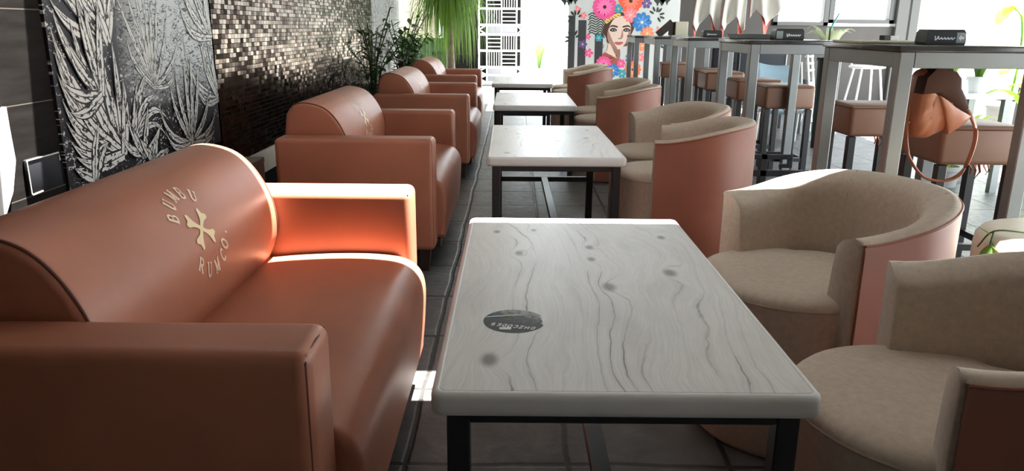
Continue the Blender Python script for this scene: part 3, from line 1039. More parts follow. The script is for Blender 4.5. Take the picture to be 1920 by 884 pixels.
# ------------------------------------------------------------------ cream pouf and trailing sprig
bm = new_bm()
lathe(bm, [(0.30, 0.0), (0.325, 0.02), (0.335, 0.2), (0.34, 0.42), (0.337, 0.455), (0.322, 0.475), (0.28, 0.483), (0.15, 0.488), (0.0, 0.489)], 48)
o = obj('pouf', bm, 'cream_pouf', angle=50); o.location = (1.99, 2.52, 0)
tag(o, 'round cream pouf in the sun behind the nearest tub chair', 'pouf')
def leaf_blade(bm, base, tip, width, droop=0.0, side=None, n=8, mi=0, fold=0.15, shape=1.0):
    base, tip = Vector(base), Vector(tip)
    d = tip - base
    L = d.length
    sd = side if side is not None else (d.cross(Vector((0, 0, 1))) if d.cross(Vector((0, 0, 1))).length > 1e-4 else Vector((1, 0, 0)))
    sd = Vector(sd).normalized()
    nn = sd.cross(d.normalized()).normalized()
    rows = []
    for k in range(n + 1):
        f = k / n
        w = width * (math.sin(PI * min(1, f ** shape * 0.96 + 0.04)) ** 0.8)
        p = base + d * f + Vector((0, 0, droop * (4 * f * (1 - f)))) 
        rows.append([bm.verts.new(p - sd * w + nn * fold * w), bm.verts.new(p), bm.verts.new(p + sd * w + nn * fold * w)])
    for k in range(n):
        for j in range(2):
            bm.faces.new((rows[k][j], rows[k][j + 1], rows[k + 1][j + 1], rows[k + 1][j])).material_index = mi
t = thing('leafy_sprig', 'leafy green sprig trailing over the edge of the cream pouf', 'sprig', (1.70, 2.50, 0.49))
bm = new_bm()
tube(bm, spline([(-0.07, 0.05, -0.05), (-0.035, 0.03, 0.012), (0.06, 0.0, 0.014), (0.16, -0.03, 0.008), (0.26, -0.02, 0.008)], 5), 0.003, 6)
tube(bm, spline([(-0.035, 0.03, 0.012), (-0.06, 0.0, -0.04), (-0.07, -0.02, -0.10)], 5), 0.003, 6)
obj('stem', bm, 'leaf_dark', t)
for b_, tp, w in (((0.10, -0.01, 0.012), (0.16, 0.02, 0.02), 0.010), ((0.16, -0.03, 0.01), (0.23, -0.055, 0.012), 0.010), ((0.26, -0.02, 0.01), (0.33, -0.01, 0.014), 0.012), ((0.22, -0.03, 0.01), (0.25, -0.09, 0.012), 0.012),
                 ((-0.06, 0.0, -0.03), (-0.09, -0.02, -0.10), 0.02), ((-0.07, -0.01, -0.06), (-0.05, -0.04, -0.13), 0.02), ((-0.06, 0.02, -0.02), (-0.02, -0.03, -0.06), 0.018), ((-0.05, 0.02, 0.0), (-0.10, 0.02, 0.03), 0.015)):
    bm = new_bm()
    leaf_blade(bm, b_, tp, w)
    obj('leaf', bm, 'leaf_mid', t, recalc=False)

# ------------------------------------------------------------------ round sticker on the nearest table
t = thing('round_sticker', 'round black worn sticker on the nearest low table, white letters along its edge', 'sticker', (0.006, 1.470, 0.5797))
bm = new_bm()
R0 = 0.064
pts = []
for k in range(64):
    a = 2 * PI * k / 64
    r = R0
    if -0.35 < ((a + PI) % (2 * PI) - PI) < 0.45:           # torn bite out of the right edge
        r = R0 * (0.90 + 0.06 * math.sin(k * 2.7))
    pts.append((r * math.cos(a), r * math.sin(a)))
loft(bm, [[Vector((x, y, z)) for x, y in pts] for z in (0.0, 0.0006)])
def sticker_mat():
    t = NT('worn black foil')
    x, y, z = t.sep(t.co())
    n = t.noise(t.co(), 70, 4, 0.7)
    g = t.math('ADD', t.math('MULTIPLY', t.math('ADD', t.math('MULTIPLY', x, 3.0), t.math('MULTIPLY', y, 7.0)), 1.0), t.math('MULTIPLY', n, 1.1))
    t.base(t.ramp(g, [(0.55, (0.012, 0.013, 0.014)), (0.75, (0.07, 0.073, 0.07)), (1.0, (0.36, 0.35, 0.33))]))
    t.setp(rough=0.45, spec=0.3)
    return t.m
disc = obj('disc', bm, sticker_mat(), t, smooth=False)
bm = new_bm()
# as seen from the camera the words stand upside down, running along the near edge
for k, ch in enumerate('SEDOCZHB'):
    px, py = -0.043 + k * 0.0115, -0.020 - 0.0030 * k
    def place(x, y, px=px, py=py):
        return Vector((px - (x - .5) * 0.0110 - (y - .5) * 0.004, py - (y - .5) * 0.0125, 0.0009))
    for pts_, w in GLYPH[ch]:
        stroke(bm, pts_, w * 1.7, place)
box(bm, -0.030, -0.006, -0.047, -0.036, 0.0006, 0.0009)
obj('lettering', bm, 'white', disc, recalc=False)
bm = new_bm()
def q4(pp, mi):
    bm.faces.new([bm.verts.new(Vector((x, y, 0.0010))) for x, y in pp]).material_index = mi
q4([(-0.060, 0.016), (-0.058, 0.022), (-0.020, 0.030), (-0.020, 0.024)], 0)
q4([(-0.020, 0.024), (-0.020, 0.030), (-0.004, 0.033), (-0.004, 0.028)], 1)
q4([(-0.004, 0.028), (-0.004, 0.033), (0.022, 0.036), (0.020, 0.032)], 2)
obj('foil_stripe', bm, [simple('blue foil', (0.45, 0.70, 0.85), 0.2, metal=0.5), simple('yellow foil', (0.62, 0.66, 0.20), 0.2, metal=0.5), simple('silver foil', (0.7, 0.72, 0.74), 0.2, metal=0.5)], disc, recalc=False)

# ------------------------------------------------------------------ left wall: murals, mosaic, socket, side table
def mural_leafstrip(bm, base, tip, w, bend, uvl, n=16, x=0.0):
    b2, t2 = Vector(base), Vector(tip)
    d = t2 - b2
    L = d.length
    nn = Vector((-d.y, d.x)).normalized()
    rows = []
    for k in range(n + 1):
        f = k / n
        p = b2 + d * f + nn * bend * L * 4 * f * (1 - f) * (0.6 + 0.8 * f)
        ww = w * (0.35 + 0.65 * math.sin(PI * min(1, 0.15 + 0.6 * f))) * (1 - f ** 3.0) + 0.0008
        rows.append([(p + nn * ww * q, f * L, q) for q in (-1, -0.5, 0, 0.5, 1)])
    V = [[bm.verts.new(Vector((x, q[0].x, q[0].y))) for q in r] for r in rows]
    for k in range(n):
        for j in range(4):
            f = bm.faces.new((V[k][j], V[k + 1][j], V[k + 1][j + 1], V[k][j + 1]))
            f.material_index = 1
            for lp, (a, c) in zip(f.loops, ((k, j), (k + 1, j), (k + 1, j + 1), (k, j + 1))):
                lp[uvl].uv = (rows[a][c][1], rows[a][c][2])

def make_mural(label, y0, y1, z0, z1, leaves):
    bm = new_bm()
    uvl = bm.loops.layers.uv.new('UVMap')
    box(bm, WX, WX + 0.012, y0, y1, z0, z1)
    bmesh.ops.recalc_face_normals(bm, faces=bm.faces[:])
    for k, (b_, tp, w, bend) in enumerate(leaves):
        mural_leafstrip(bm, b_, tp, w, bend, uvl, x=WX + 0.0125 + 0.0001 * k)
    o = obj('wall_mural', bm, ['mural_ground', 'mural_leaf'], recalc=False, smooth=False)
    return tag(o, label, 'mural', 'black and white plant murals')
LV = []
def ros(base, tips, w=0.03, b0=0.0):
    for q in tips:
        tip = q[:2]
        bend = q[2] if len(q) > 2 else b0
        LV.append((base, tip, q[3] if len(q) > 3 else w, bend))
# thin upright fan and pale far plants first, big near leaves last
ros((3.404, 0.895), [(3.15, 1.30, .02), (3.22, 1.36, .0), (3.30, 1.40, 0), (3.38, 1.42, 0), (3.45, 1.38, 0), (3.52, 1.30, 0), (3.60, 1.22, -.05), (3.20, 1.12, .12), (3.70, 1.13, -.12), (3.64, 1.0, -.2)], 0.016)
ros((4.13, 0.78), [(3.75, 1.12, .2, .03), (3.80, 1.00, .2, .03), (3.95, 1.25, .1, .03), (4.05, 1.35, .05), (3.85, 0.88, .2), (3.97, 1.08, .12)], 0.026)
ros((4.10, 1.10), [(3.78, 1.42, .15), (3.88, 1.52, .1), (4.0, 1.6, .0), (3.74, 1.28, .2)], 0.028)
ros((3.05, 1.10), [(2.68, 1.40, .05), (2.80, 1.55, .03), (2.92, 1.60, 0), (3.05, 1.65, 0), (3.18, 1.55, -.05), (2.70, 1.25, .1), (2.95, 1.45, 0), (2.75, 1.34, .06), (2.86, 1.30, .04), (3.12, 1.30, -.02), (3.0, 1.22, .0)], 0.036)
ros((3.15, 0.69), [(3.33, 0.965, .05, .032), (3.42, 0.86, .15, .026), (3.24, 0.93, .0, .028), (3.50, 0.74, .22, .026), (3.46, 0.67, .2, .02)], 0.03)
ros((3.728, 0.60), [(3.42, 0.83, .18), (3.55, 0.91, .10), (3.72, 1.0, .0), (3.87, 0.96, -.06), (3.99, 0.85, -.12), (4.05, 0.72, -.12), (3.45, 0.70, .18), (4.02, 0.63, -.1), (3.62, 0.97, .06), (3.80, 1.02, -.02)], 0.024)
ros((3.06, 0.655), [(2.68, 1.08, .10), (2.68, 1.0, .10), (2.675, 1.16, .08), (2.685, 0.91, .12), (2.69, 0.83, .12), (2.70, 0.76, .12), (2.80, 1.18, .05), (2.90, 1.24, .02), (2.97, 1.10, .03, .045), (2.85, 1.03, .08, .04), (2.76, 0.94, .10, .036), (3.07, 1.10, -.02, .03), (2.72, 0.70, .1), (3.12, 0.95, -.05)], 0.040)
ros((2.82, 0.60), [(2.95, 0.72, .1, .04), (2.70, 0.66, .0), (2.90, 0.80, .05, .03)], 0.03)
ros((2.95, 0.90), [(2.70, 1.22, .08), (2.76, 1.12, .1), (2.69, 0.98, .12), (2.86, 1.28, .03), (3.0, 1.25, .0), (2.72, 0.86, .12)], 0.03)
ros((3.22, 0.62), [(3.05, 0.74, .1), (3.12, 0.80, .05), (3.40, 0.74, -.1), (3.30, 0.82, -.02)], 0.026)
ros((3.30, 0.58), [(3.20, 0.70, 0), (3.36, 0.70, 0), (3.45, 0.62, .0)], 0.028)
make_mural('near black and white plant mural on the left wall above the nearest sofa', 2.66, 4.11, 0.555, 2.75, LV)
LV = []
ros((10.2, 0.2), [(9.3, 1.5, .1, .10), (9.8, 1.9, .0, .12), (10.6, 1.6, -.1, .1), (9.1, 1.0, .15, .1), (10.8, 1.1, -.1, .1), (10.1, 2.3, 0, .10)], 0.1)
ros((9.0, 0.4), [(8.85, 1.4, .0, .07), (9.3, 1.5, -.05, .08), (9.6, 1.1, -.1, .07), (8.9, 1.9, 0, .08)], 0.08)
make_mural('far black and white plant mural on the left wall, behind the potted shrubs', 8.80, 10.9, 0.30, 2.75, LV)

bm = new_bm(); box(bm, WX + 0.004, WX + 0.014, 4.125, 8.78, 0.402, 2.75)
o = obj('mosaic_panel', bm, 'mosaic', smooth=False)
tag(o, 'glinting bronze mosaic tile panel on the left wall between the two plant murals', 'wall panel')

t = thing('wall_socket', 'dark square socket box with worn light rim on the black wall', 'socket', (WX, 2.535, 0.675))
bm = new_bm(); box(bm, 0.0, 0.013, -0.095, 0.095, -0.058, 0.062, 0.006, 2)
obj('box', bm, simple('worn dark plate', (0.014, 0.015, 0.018), 0.5, spec=0.15), t)
bm = new_bm()
tube(bm, [(0.0135, -0.03, -0.054), (0.0135, -0.088, -0.056), (0.0135, -0.091, -0.052), (0.0135, -0.091, 0.055), (0.0135, -0.088, 0.058), (0.0135, 0.088, 0.058), (0.0135, 0.091, 0.030)], 0.0025, 5)
obj('rim', bm, simple('worn cream paint', (0.55, 0.52, 0.45), 0.6), t)

t = thing('side_table', 'low dark wood side table against the wall between the two nearest sofas', 'side table', (-1.335, 3.10, 0))
bm = new_bm(); box(bm, -0.205, 0.205, -0.315, 0.315, 0.565, 0.59, 0.003, 1)
obj('tabletop', bm, 'dark_wood', t)
bm = new_bm(); box(bm, -0.203, 0.203, -0.313, 0.313, 0.03, 0.5645, 0.003, 1)
obj('body', bm, 'dark_wood', t)
bm = new_bm()
for sx in (-1, 1):
    for sy in (-1, 1):
        box(bm, sx * 0.17 - 0.02, sx * 0.17 + 0.02, sy * 0.28 - 0.02, sy * 0.28 + 0.02, 0, 0.0295)
obj('foot', bm, 'black', t, smooth=False)

bm = new_bm()  # white shape standing in for a patch of sunlight on the black wall
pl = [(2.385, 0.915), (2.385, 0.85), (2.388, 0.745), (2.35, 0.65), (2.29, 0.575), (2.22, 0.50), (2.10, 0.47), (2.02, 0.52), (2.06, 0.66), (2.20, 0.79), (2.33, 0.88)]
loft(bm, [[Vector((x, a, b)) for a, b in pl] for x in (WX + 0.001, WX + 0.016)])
o = obj('painted_sun_patch', bm, 'white', smooth=False)
tag(o, 'white painted sun patch at the left edge, beside the dark socket box', 'painted sun patch')

# ------------------------------------------------------------------ floral portrait panel
MUR = {}
def flat(name, c):
    if name not in MUR:
        MUR[name] = simple('print ' + name, c, 0.45)
    return MUR[name]
MK = 0.00812
def mp(u, v, lift):
    return Vector(((u - 1170) * MK, -0.012 - lift * 0.0004, (195 - v) * MK))
class Art:
    def __init__(s, name, mat, parent):
        s.bm = new_bm(); s.name = name; s.mat = mat; s.par = parent
    def poly(s, pts, lift):
        v = [s.bm.verts.new(mp(a, b, lift)) for a, b in pts]
        s.bm.faces.new(v)
        return s
    def curve(s, pts, lift):
        return s.poly([(p.x, p.y) for p in spline([Vector((a, b, 0)) for a, b in pts], 5, True)], lift)
    def ell(s, cx, cy, rx, ry, lift, rot=0, n=20):
        return s.poly([(cx + rx * math.cos(2 * PI * k / n) * math.cos(rot) - ry * math.sin(2 * PI * k / n) * math.sin(rot), cy + rx * math.cos(2 * PI * k / n) * math.sin(rot) + ry * math.sin(2 * PI * k / n) * math.cos(rot)) for k in range(n)], lift)
    def petals(s, cx, cy, r, n, lift, wid=0.45, inner=0.35, a0=0.0):
        for k in range(n):
            a = a0 + 2 * PI * k / n
            s.ell(cx + math.cos(a) * r * (0.5 + inner / 2), cy + math.sin(a) * r * (0.5 + inner / 2), r * (0.5 - inner / 2 + 0.1), r * wid, lift + 0.02 * (k % 2), a, 12)
        return s
    def line(s, pts, w, lift):
        stroke(s.bm, pts, w, lambda x, y: mp(x, y, lift), 1)
        return s
    def done(s):
        return obj(s.name, s.bm, s.mat, s.par, smooth=False, recalc=False)
pan = thing('portrait_panel', 'tall white panel printed with a woman wearing a crown of flowers', 'wall art', (1.675, 12.0, 0))
bm = new_bm(); box(bm, -0.845, 0.845, -0.010, 0.03, 0.02, 2.75, 0.003, 1)
obj('board', bm, simple('white print board', (0.50, 0.535, 0.53), 0.5), pan)
dk = flat('charcoal', (0.035, 0.036, 0.042))
A = Art('column_print', dk, pan)
for x0, x1, y0, y1 in ((1067, 1079, 30, 190), (1085, 1100, 38, 190), (1117, 1132, 62, 190), (1185, 1198, 66, 190), (1247, 1268, 76, 190)):
    A.poly([(x0, y0), (x1, y0), (x1, y1), (x0, y1)], 0.5)
A.done()
gl = flat('leaf black', (0.02, 0.035, 0.022))
A = Art('leaf_print', gl, pan)
for cx, cy, s in ((1230, 28, 1), (1080, 35, -1), (1076, 72, -1), (1252, 90, 1)):
    for k in range(7):
        a = math.radians(-150 + 34 * k) if s > 0 else math.radians(-30 - 34 * k)
        A.ell(cx + 10 * math.cos(a) * (1 + .1 * (k % 3)), cy + 10 * math.sin(a) * (1 + .2 * (k % 2)), 5, 2.0, 0.8, a)
for bx, by in ((1235, 2), (1245, 0), (1062, 3), (1074, 0)):
    for sx in (-1, 1):
        A.curve([(bx, by), (bx + 8 * sx, by - 8), (bx + 11 * sx, by - 1), (bx + 6 * sx, by + 5), (bx + 4 * sx, by + 10), (bx + 1 * sx, by + 4)], 0.8)
A.line(spline([Vector((1132, 70, 0)), Vector((1128, 78, 0)), Vector((1134, 84, 0)), Vector((1130, 92, 0))], 5), 1.0, 0.9)
A.line(spline([Vector((1186, 68, 0)), Vector((1181, 76, 0)), Vector((1187, 84, 0)), Vector((1182, 90, 0)), Vector((1186, 97, 0))], 5), 1.2, 0.9)
A.done()
A = Art('wing_print', gl, pan)
for k in range(9):
    y = 26 + 4.4 * k
    A.line([(p.x, p.y) for p in spline([Vector((1103 + (k % 2) * 2, y + 3, 0)), Vector((1110, y - 1, 0)), Vector((1118, y + 2, 0)), Vector((1127, y - 3, 0)), Vector((1135, y + 1 + k, 0))], 4)], 2.0, 1.0)
A.done()
hair = flat('dark brown hair', (0.060, 0.026, 0.018))
A = Art('hair_print', hair, pan)
A.curve([(1140, 34), (1133, 48), (1132, 60), (1138, 70), (1140, 78), (1150, 84), (1178, 84), (1184, 66), (1190, 50), (1187, 36), (1176, 26), (1160, 23), (1147, 27)], 1.2)
A.done()
skin = flat('pale skin', (0.66, 0.52, 0.44)); shade = flat('skin shadow', (0.27, 0.14, 0.105))
A = Art('neck_print', shade, pan)
A.curve([(1143, 78), (1140, 92), (1136, 99), (1150, 106), (1163, 112), (1166, 100), (1165, 88), (1168, 80), (1155, 76)], 1.4)
A.done()
A = Art('neck_light_print', skin, pan)
A.curve([(1143, 80), (1141, 92), (1137, 99), (1150, 104), (1159, 106), (1153, 94), (1148, 84)], 1.6)
A.done()
A = Art('face_print', skin, pan)
A.curve([(1160, 31), (1151, 36), (1145, 46), (1141, 58), (1141, 68), (1145, 76), (1151, 84), (1159, 90), (1165, 90), (1171, 86), (1178, 76), (1182, 64), (1184, 52), (1181, 42), (1175, 34), (1168, 30)], 1.8)
A.done()
A = Art('face_shadow_print', flat('soft skin shadow', (0.33, 0.19, 0.14)), pan)
A.curve([(1141, 56), (1146, 66), (1151, 76), (1158, 86), (1160, 90), (1150, 85), (1143, 77), (1140, 67)], 2.0)
A.curve([(1168, 55), (1170, 66), (1167, 71), (1159, 71), (1164, 70), (1166, 64)], 2.0)
A.curve([(1170, 86), (1176, 75), (1180, 58), (1184, 52), (1183, 66), (1178, 78)], 2.0)
A.done()
ink = flat('ink', (0.03, 0.018, 0.016))
A = Art('eye_print', ink, pan)
for cx, s in ((1151, 1), (1176, -1)):
    A.curve([(cx - 7, 56), (cx - 3, 52.0), (cx + 3, 52.2), (cx + 7, 56), (cx + 2, 58.2), (cx - 3, 58.2)], 2.2)
    A.curve([(cx - 8 * s, 51.5), (cx - 3 * s, 46.4), (cx + 7 * s, 48.2), (cx + 7.5 * s, 51), (cx - 2 * s, 49.4)], 2.2)
A.line([(1160, 70.5), (1163, 71.6), (1167, 70.4)], 1.0, 2.2)
A.done()
A = Art('iris_print', flat('eye white', (0.55, 0.52, 0.48)), pan)
for cx in (1149.5, 1153.8, 1174, 1178.2):
    A.ell(cx, 55.4, 1.2, 0.8, 2.4)
A.done()
A = Art('lips_print', flat('rose lips', (0.40, 0.10, 0.10)), pan)
A.curve([(1153.5, 78.5), (1159, 76.6), (1162.5, 77.3), (1166, 76.6), (1171, 78.4), (1166, 82), (1161, 82.8), (1157, 81.6)], 2.2)
A.done()
A = Art('dress_print', flat('leopard', (0.33, 0.085, 0.06)), pan)
A.curve([(1134, 98), (1141, 98), (1152, 104), (1164, 112), (1160, 120), (1140, 120), (1128, 112)], 2.4)
A.done()
A = Art('dress_spots', ink, pan)
for k in range(26):
    A.ell(1133 + rnd.random() * 26, 102 + rnd.random() * 12, 1.1, 0.8, 2.6)
A.done()
gold = flat('gold', (0.70, 0.48, 0.14))
A = Art('headband_print', gold, pan)
A.curve([(1135, 38), (1145, 30), (1158, 25), (1163, 26), (1162, 30), (1150, 35), (1138, 44)], 2.4)
A.done()
A = Art('headband_spots', ink, pan)
for k in range(10):
    A.ell(1138 + 2.5 * k, 39 - 1.3 * k + (k % 2) * 2.5, 1.2, 0.8, 2.6)
A.done()
FL = [('pink', (0.70, 0.08, 0.26), 1133, 14, 21, 16), ('red_orange', (0.76, 0.10, 0.05), 1181, 3, 21, 14), ('rose', (0.78, 0.19, 0.22), 1182, 28, 13, 9), ('blue', (0.025, 0.17, 0.44), 1204, 41, 17, 9),
      ('teal', (0.03, 0.26, 0.33), 1159, 17, 8, 7), ('pink', (0.72, 0.10, 0.30), 1135, 118, 14, 12), ('blue', (0.03, 0.22, 0.52), 1154, 130, 12, 8), ('magenta', (0.70, 0.08, 0.24), 1168, 117, 8, 7),
      ('orange', (0.80, 0.17, 0.04), 1191, 128, 15, 12), ('teal', (0.03, 0.24, 0.32), 1171, 136, 8, 6), ('magenta', (0.66, 0.06, 0.18), 1106, 98, 8, 5), ('purple', (0.10, 0.06, 0.20), 1094, 82, 8, 5),
      ('teal', (0.03, 0.25, 0.36), 1124, 70, 7, 6), ('coral', (0.76, 0.22, 0.10), 1215, 61, 12, 8), ('purple', (0.10, 0.05, 0.18), 1211, 7, 9, 6), ('rose', (0.66, 0.16, 0.20), 1094, 30, 6, 5), ('purple', (0.09, 0.05, 0.18), 1184, 107, 8, 5),
      ('coral', (0.78, 0.16, 0.08), 1207, 84, 9, 7), ('rose', (0.70, 0.18, 0.24), 1204, 105, 8, 6), ('rose', (0.62, 0.15, 0.2), 1236, 54, 6, 3), ('rose', (0.62, 0.15, 0.2), 1083, 18, 6, 3), ('magenta', (0.6, 0.1, 0.25), 1104, 68, 5, 5)]
for k, (nm, c, cx, cy, r, n) in enumerate(FL):
    A = Art('flower_print', flat(nm, c), pan)
    A.petals(cx, cy, r, n, 3 + 0.1 * k, 0.30 if n > 7 else 0.34, 0.3)
    A.ell(cx, cy, r * 0.55, r * 0.55, 3.06 + 0.1 * k)
    A.done()
    lighter = tuple(min(1, q * 1.25 + 0.07) for q in c)
    A = Art('petal_print', flat(nm + ' light', lighter), pan)
    A.petals(cx, cy, r * 0.68, max(5, n - 2), 3.1 + 0.1 * k, 0.15, 0.3, 0.4)
    A.done()
    A = Art('flower_eye', ink if n > 9 else flat('pale yellow', (0.7, 0.6, 0.35)), pan)
    A.ell(cx, cy, r * 0.16, r * 0.16, 3.2 + 0.1 * k)
    A.done()

# ------------------------------------------------------------------ white gate at the far end
t = thing('metal_gate', 'white metal gate with alternating upright and level bars at the far end', 'gate', (0, 16.0, 0))
gx = [-0.71, -0.55, -0.25, 0.055, 0.155]
gz = [0.05, 0.20, 0.36, 0.69, 1.01, 1.20, 1.52, 1.84, 2.03, 2.35, 2.55]
bm = new_bm()
for x in gx:
    bar(bm, (x, 0, 0.03), (x, 0, 2.56), 0.036 if x in (gx[0], gx[-1]) else 0.03)
for z in gz:
    bar(bm, (gx[0], 0, z), (gx[-1], 0, z), 0.044)
obj('frame', bm, 'white_metal', t, smooth=False)
bm = new_bm()
for i in range(len(gz) - 1):
    z0, z1 = gz[i], gz[i + 1]
    for j in (1, 2):
        x0, x1 = gx[j], gx[j + 1]
        if z1 - z0 < 0.22:
            b2 = new_bm(); box(b2, x0, x1, -0.004, 0.004, z0, z1); obj('panel', b2, 'pale_metal', t, smooth=False)
        elif (i + j) % 2 == (1 if i < 5 else 0):
            for k in range(1, 6):
                bar(bm, (x0 + (x1 - x0) * k / 6, 0, z0), (x0 + (x1 - x0) * k / 6, 0, z1), 0.014)
        else:
            n = 3
            for k in range(1, n + 1):
                z = z0 + (z1 - z0) * k / (n + 1)
                bar(bm, (x0, 0, z), (x1, 0, z), 0.032, 0.018)
    for a, c in ((gx[3], gx[4]), (gx[1], gx[0])):
        if z1 - z0 < 0.22:
            bar(bm, (a, 0, z1), (c, 0, (z0 + z1) / 2), 0.026)
            bar(bm, (a, 0, z0), (c, 0, (z0 + z1) / 2), 0.026)
obj('bars', bm, 'white_metal', t, smooth=False)

# ------------------------------------------------------------------ plants
def pot(bm, r0, r1, h, n=28):
    lathe(bm, [(r0 * 0.96, 0.0), (r0, 0.01), (r1, h - 0.03), (r1 + 0.012, h - 0.03), (r1 + 0.012, h), (r1 - 0.012, h), (r1 - 0.02, h - 0.05), (0.0, h - 0.05)], n)
def shrub(name, label, loc, pr, ph, top, spread, nst, nl, lw, mat, pmat='planter', seed=1, group=None):
    r = random.Random(seed)
    t = thing(name, label, 'plant', loc, 0, group)
    bm = new_bm(); pot(bm, pr * 0.8, pr, ph)
    p = obj('pot', bm, pmat, t)
    bm = new_bm(); lathe(bm, [(pr - 0.022, ph - 0.06), (pr - 0.024, ph - 0.04), (0.0, ph - 0.035)], 24)
    obj('soil', bm, 'soil', p)
    bs = new_bm(); bl = new_bm()
    for k in range(nst):
        a = 2 * PI * k / nst + r.uniform(-.3, .3)
        rr = spread * r.uniform(0.3, 1)
        tipz = ph + (top - ph) * r.uniform(0.6, 1)
        pts = spline([(0.03 * math.cos(a), 0.03 * math.sin(a), ph - 0.04), (rr * 0.3 * math.cos(a), rr * 0.3 * math.sin(a), ph + (tipz - ph) * 0.5), (rr * math.cos(a), rr * math.sin(a), tipz)], 6)
        tube(bs, pts, 0.006, 5)
        for j in range(nl):
            q = pts[min(len(pts) - 1, int(2 + (len(pts) - 2) * j / nl))]
            b_ = r.uniform(0, 2 * PI)
            L = lw * r.uniform(2.2, 4.0)
            leaf_blade(bl, q, q + Vector((math.cos(b_) * L, math.sin(b_) * L, r.uniform(-0.5, 0.6) * L)), lw * r.uniform(0.5, 0.8), 0.0, n=4)
    lim = WX + 0.05 - loc[0]
    for b_ in (bs, bl):                       # the growth keeps clear of the wall
        for v in b_.verts:
            if v.co.x < lim:
                v.co.x = lim + (lim - v.co.x) * 0.35
    obj('stem', bs, 'leaf_dark', t)
    obj('foliage', bl, mat, t, recalc=False)
    return t
shrub('potted_shrub', 'dark leafy shrub in a round dark pot beside the wall, behind the third sofa', (-1.33, 7.35, 0), 0.20, 0.55, 1.35, 0.34, 11, 16, 0.035, 'leaf_dark', seed=2)
shrub('potted_shrub', 'bushy dark shrub in a pot behind the farthest sofa, left of the palm', (-1.36, 9.45, 0), 0.17, 0.45, 1.35, 0.36, 12, 16, 0.04, 'leaf_dark', seed=5)
shrub('potted_shrub', 'dark shrub at the end of the left wall, next to the palm', (-1.36, 10.25, 0), 0.15, 0.45, 1.25, 0.28, 12, 16, 0.045, 'leaf_dark', seed=6)

# ponytail palm
t = thing('ponytail_palm', 'tall palm with long drooping leaves near the white gate', 'palm', (-0.89, 10.95, 0))
bm = new_bm(); pot(bm, 0.17, 0.21, 0.36)
obj('pot', bm, 'planter', t)
bm = new_bm()
tube(bm, [(0, 0, 0.30), (0, 0, 0.42), (0.005, 0, 0.6), (0.0, 0, 1.0), (-0.01, 0, 1.4), (0.0, 0, 1.75)], [0.13, 0.10, 0.062, 0.045, 0.04, 0.045], 14)
obj('trunk', bm, 'bark', t)
bm = new_bm()
r = random.Random(11)
for k in range(620):
    a = r.uniform(0, 2 * PI)
    z0 = r.uniform(1.45, 1.85)
    reach = r.uniform(0.10, 0.72)
    rise = r.uniform(0.02, 0.35)
    drop = r.uniform(0.25, 0.95)
    d = Vector((math.cos(a), math.sin(a), 0))
    sd = Vector((-d.y, d.x, 0))
    pts = spline([Vector((0, 0, z0)), d * reach * 0.4 + Vector((0, 0, z0 + rise)), d * reach * 0.85 + Vector((0, 0, z0 + rise * 0.4 - drop * 0.3)), d * reach + Vector((0, 0, z0 - drop))], 4)
    w = r.uniform(0.007, 0.012)
    rows = []
    for i, p in enumerate(pts):
        f = i / (len(pts) - 1)
        ww = w * (1 - f ** 2) + 0.001
        rows.append([bm.verts.new(p - sd * ww), bm.verts.new(p + sd * ww)])
    for i in range(len(rows) - 1):
        bm.faces.new((rows[i][0], rows[i][1], rows[i + 1][1], rows[i + 1][0]))
obj('foliage', bm, 'leaf_palm', t, recalc=False)

# clipped hedge in a trough beyond the palm
t = thing('trough_hedge', 'dark clipped hedge in a trough beyond the palm', 'hedge', (-1.75, 12.9, 0))
bm = new_bm(); box(bm, -0.95, 0.75, -0.2, 0.2, 0, 0.35, 0.01, 1)
obj('trough', bm, 'planter', t)
bm = new_bm()
r = random.Random(4)
for k in range(1500):
    p = Vector((r.uniform(-0.9, 0.7), r.uniform(-0.18, 0.18), r.uniform(0.33, 1.05)))
    a, L = r.uniform(0, 2 * PI), r.uniform(0.05, 0.10)
    leaf_blade(bm, p, p + Vector((math.cos(a) * L, math.sin(a) * L, r.uniform(-.4, .8) * L)), 0.022, n=3)
box(bm, -0.9, 0.7, -0.1, 0.1, 0.34, 0.98)
obj('foliage', bm, 'leaf_dark', t, recalc=False)

def strappy(name, label, loc, ph, pr, n, L, w, mat, seed, pmat, up_=1.0, cat='plant'):
    r = random.Random(seed)
    t = thing(name, label, cat, loc)
    bm = new_bm(); pot(bm, pr * 0.8, pr, ph)
    obj('pot', bm, pmat, t)
    for k in range(n):
        bm = new_bm()
        a = 2 * PI * k / n + r.uniform(-.3, .3)
        l2 = L * r.uniform(0.7, 1.1)
        out = r.uniform(0.25, 0.8)
        d = Vector((math.cos(a), math.sin(a), 0)); sd = Vector((-d.y, d.x, 0))
        pts = spline([Vector((0, 0, ph - 0.05)), d * l2 * out * 0.35 + Vector((0, 0, ph + l2 * 0.55 * up_)), d * l2 * out * 0.8 + Vector((0, 0, ph + l2 * 0.85 * up_)), d * l2 * out * 1.15 + Vector((0, 0, ph + l2 * 0.8 * up_))], 4)
        rows = []
        for i, p in enumerate(pts):
            f = i / (len(pts) - 1)
            ww = w * math.sin(PI * (0.12 + 0.86 * f)) + 0.001
            rows.append([bm.verts.new(p - sd * ww + Vector((0, 0, ww * .3))), bm.verts.new(p), bm.verts.new(p + sd * ww + Vector((0, 0, ww * .3)))])
        for i in range(len(rows) - 1):
            for j in range(2):
                bm.faces.new((rows[i][j], rows[i][j + 1], rows[i + 1][j + 1], rows[i + 1][j]))
        obj('leaf', bm, mat, t, recalc=False)
    return t
p = strappy('potted_plant', 'tall pot plant with cream edged leaves and a teal clip, below the far windows', (3.13, 7.75, 0), 0.90, 0.09, 8, 0.42, 0.034, 'leaf_edge', 3, 'planter', 0.75)
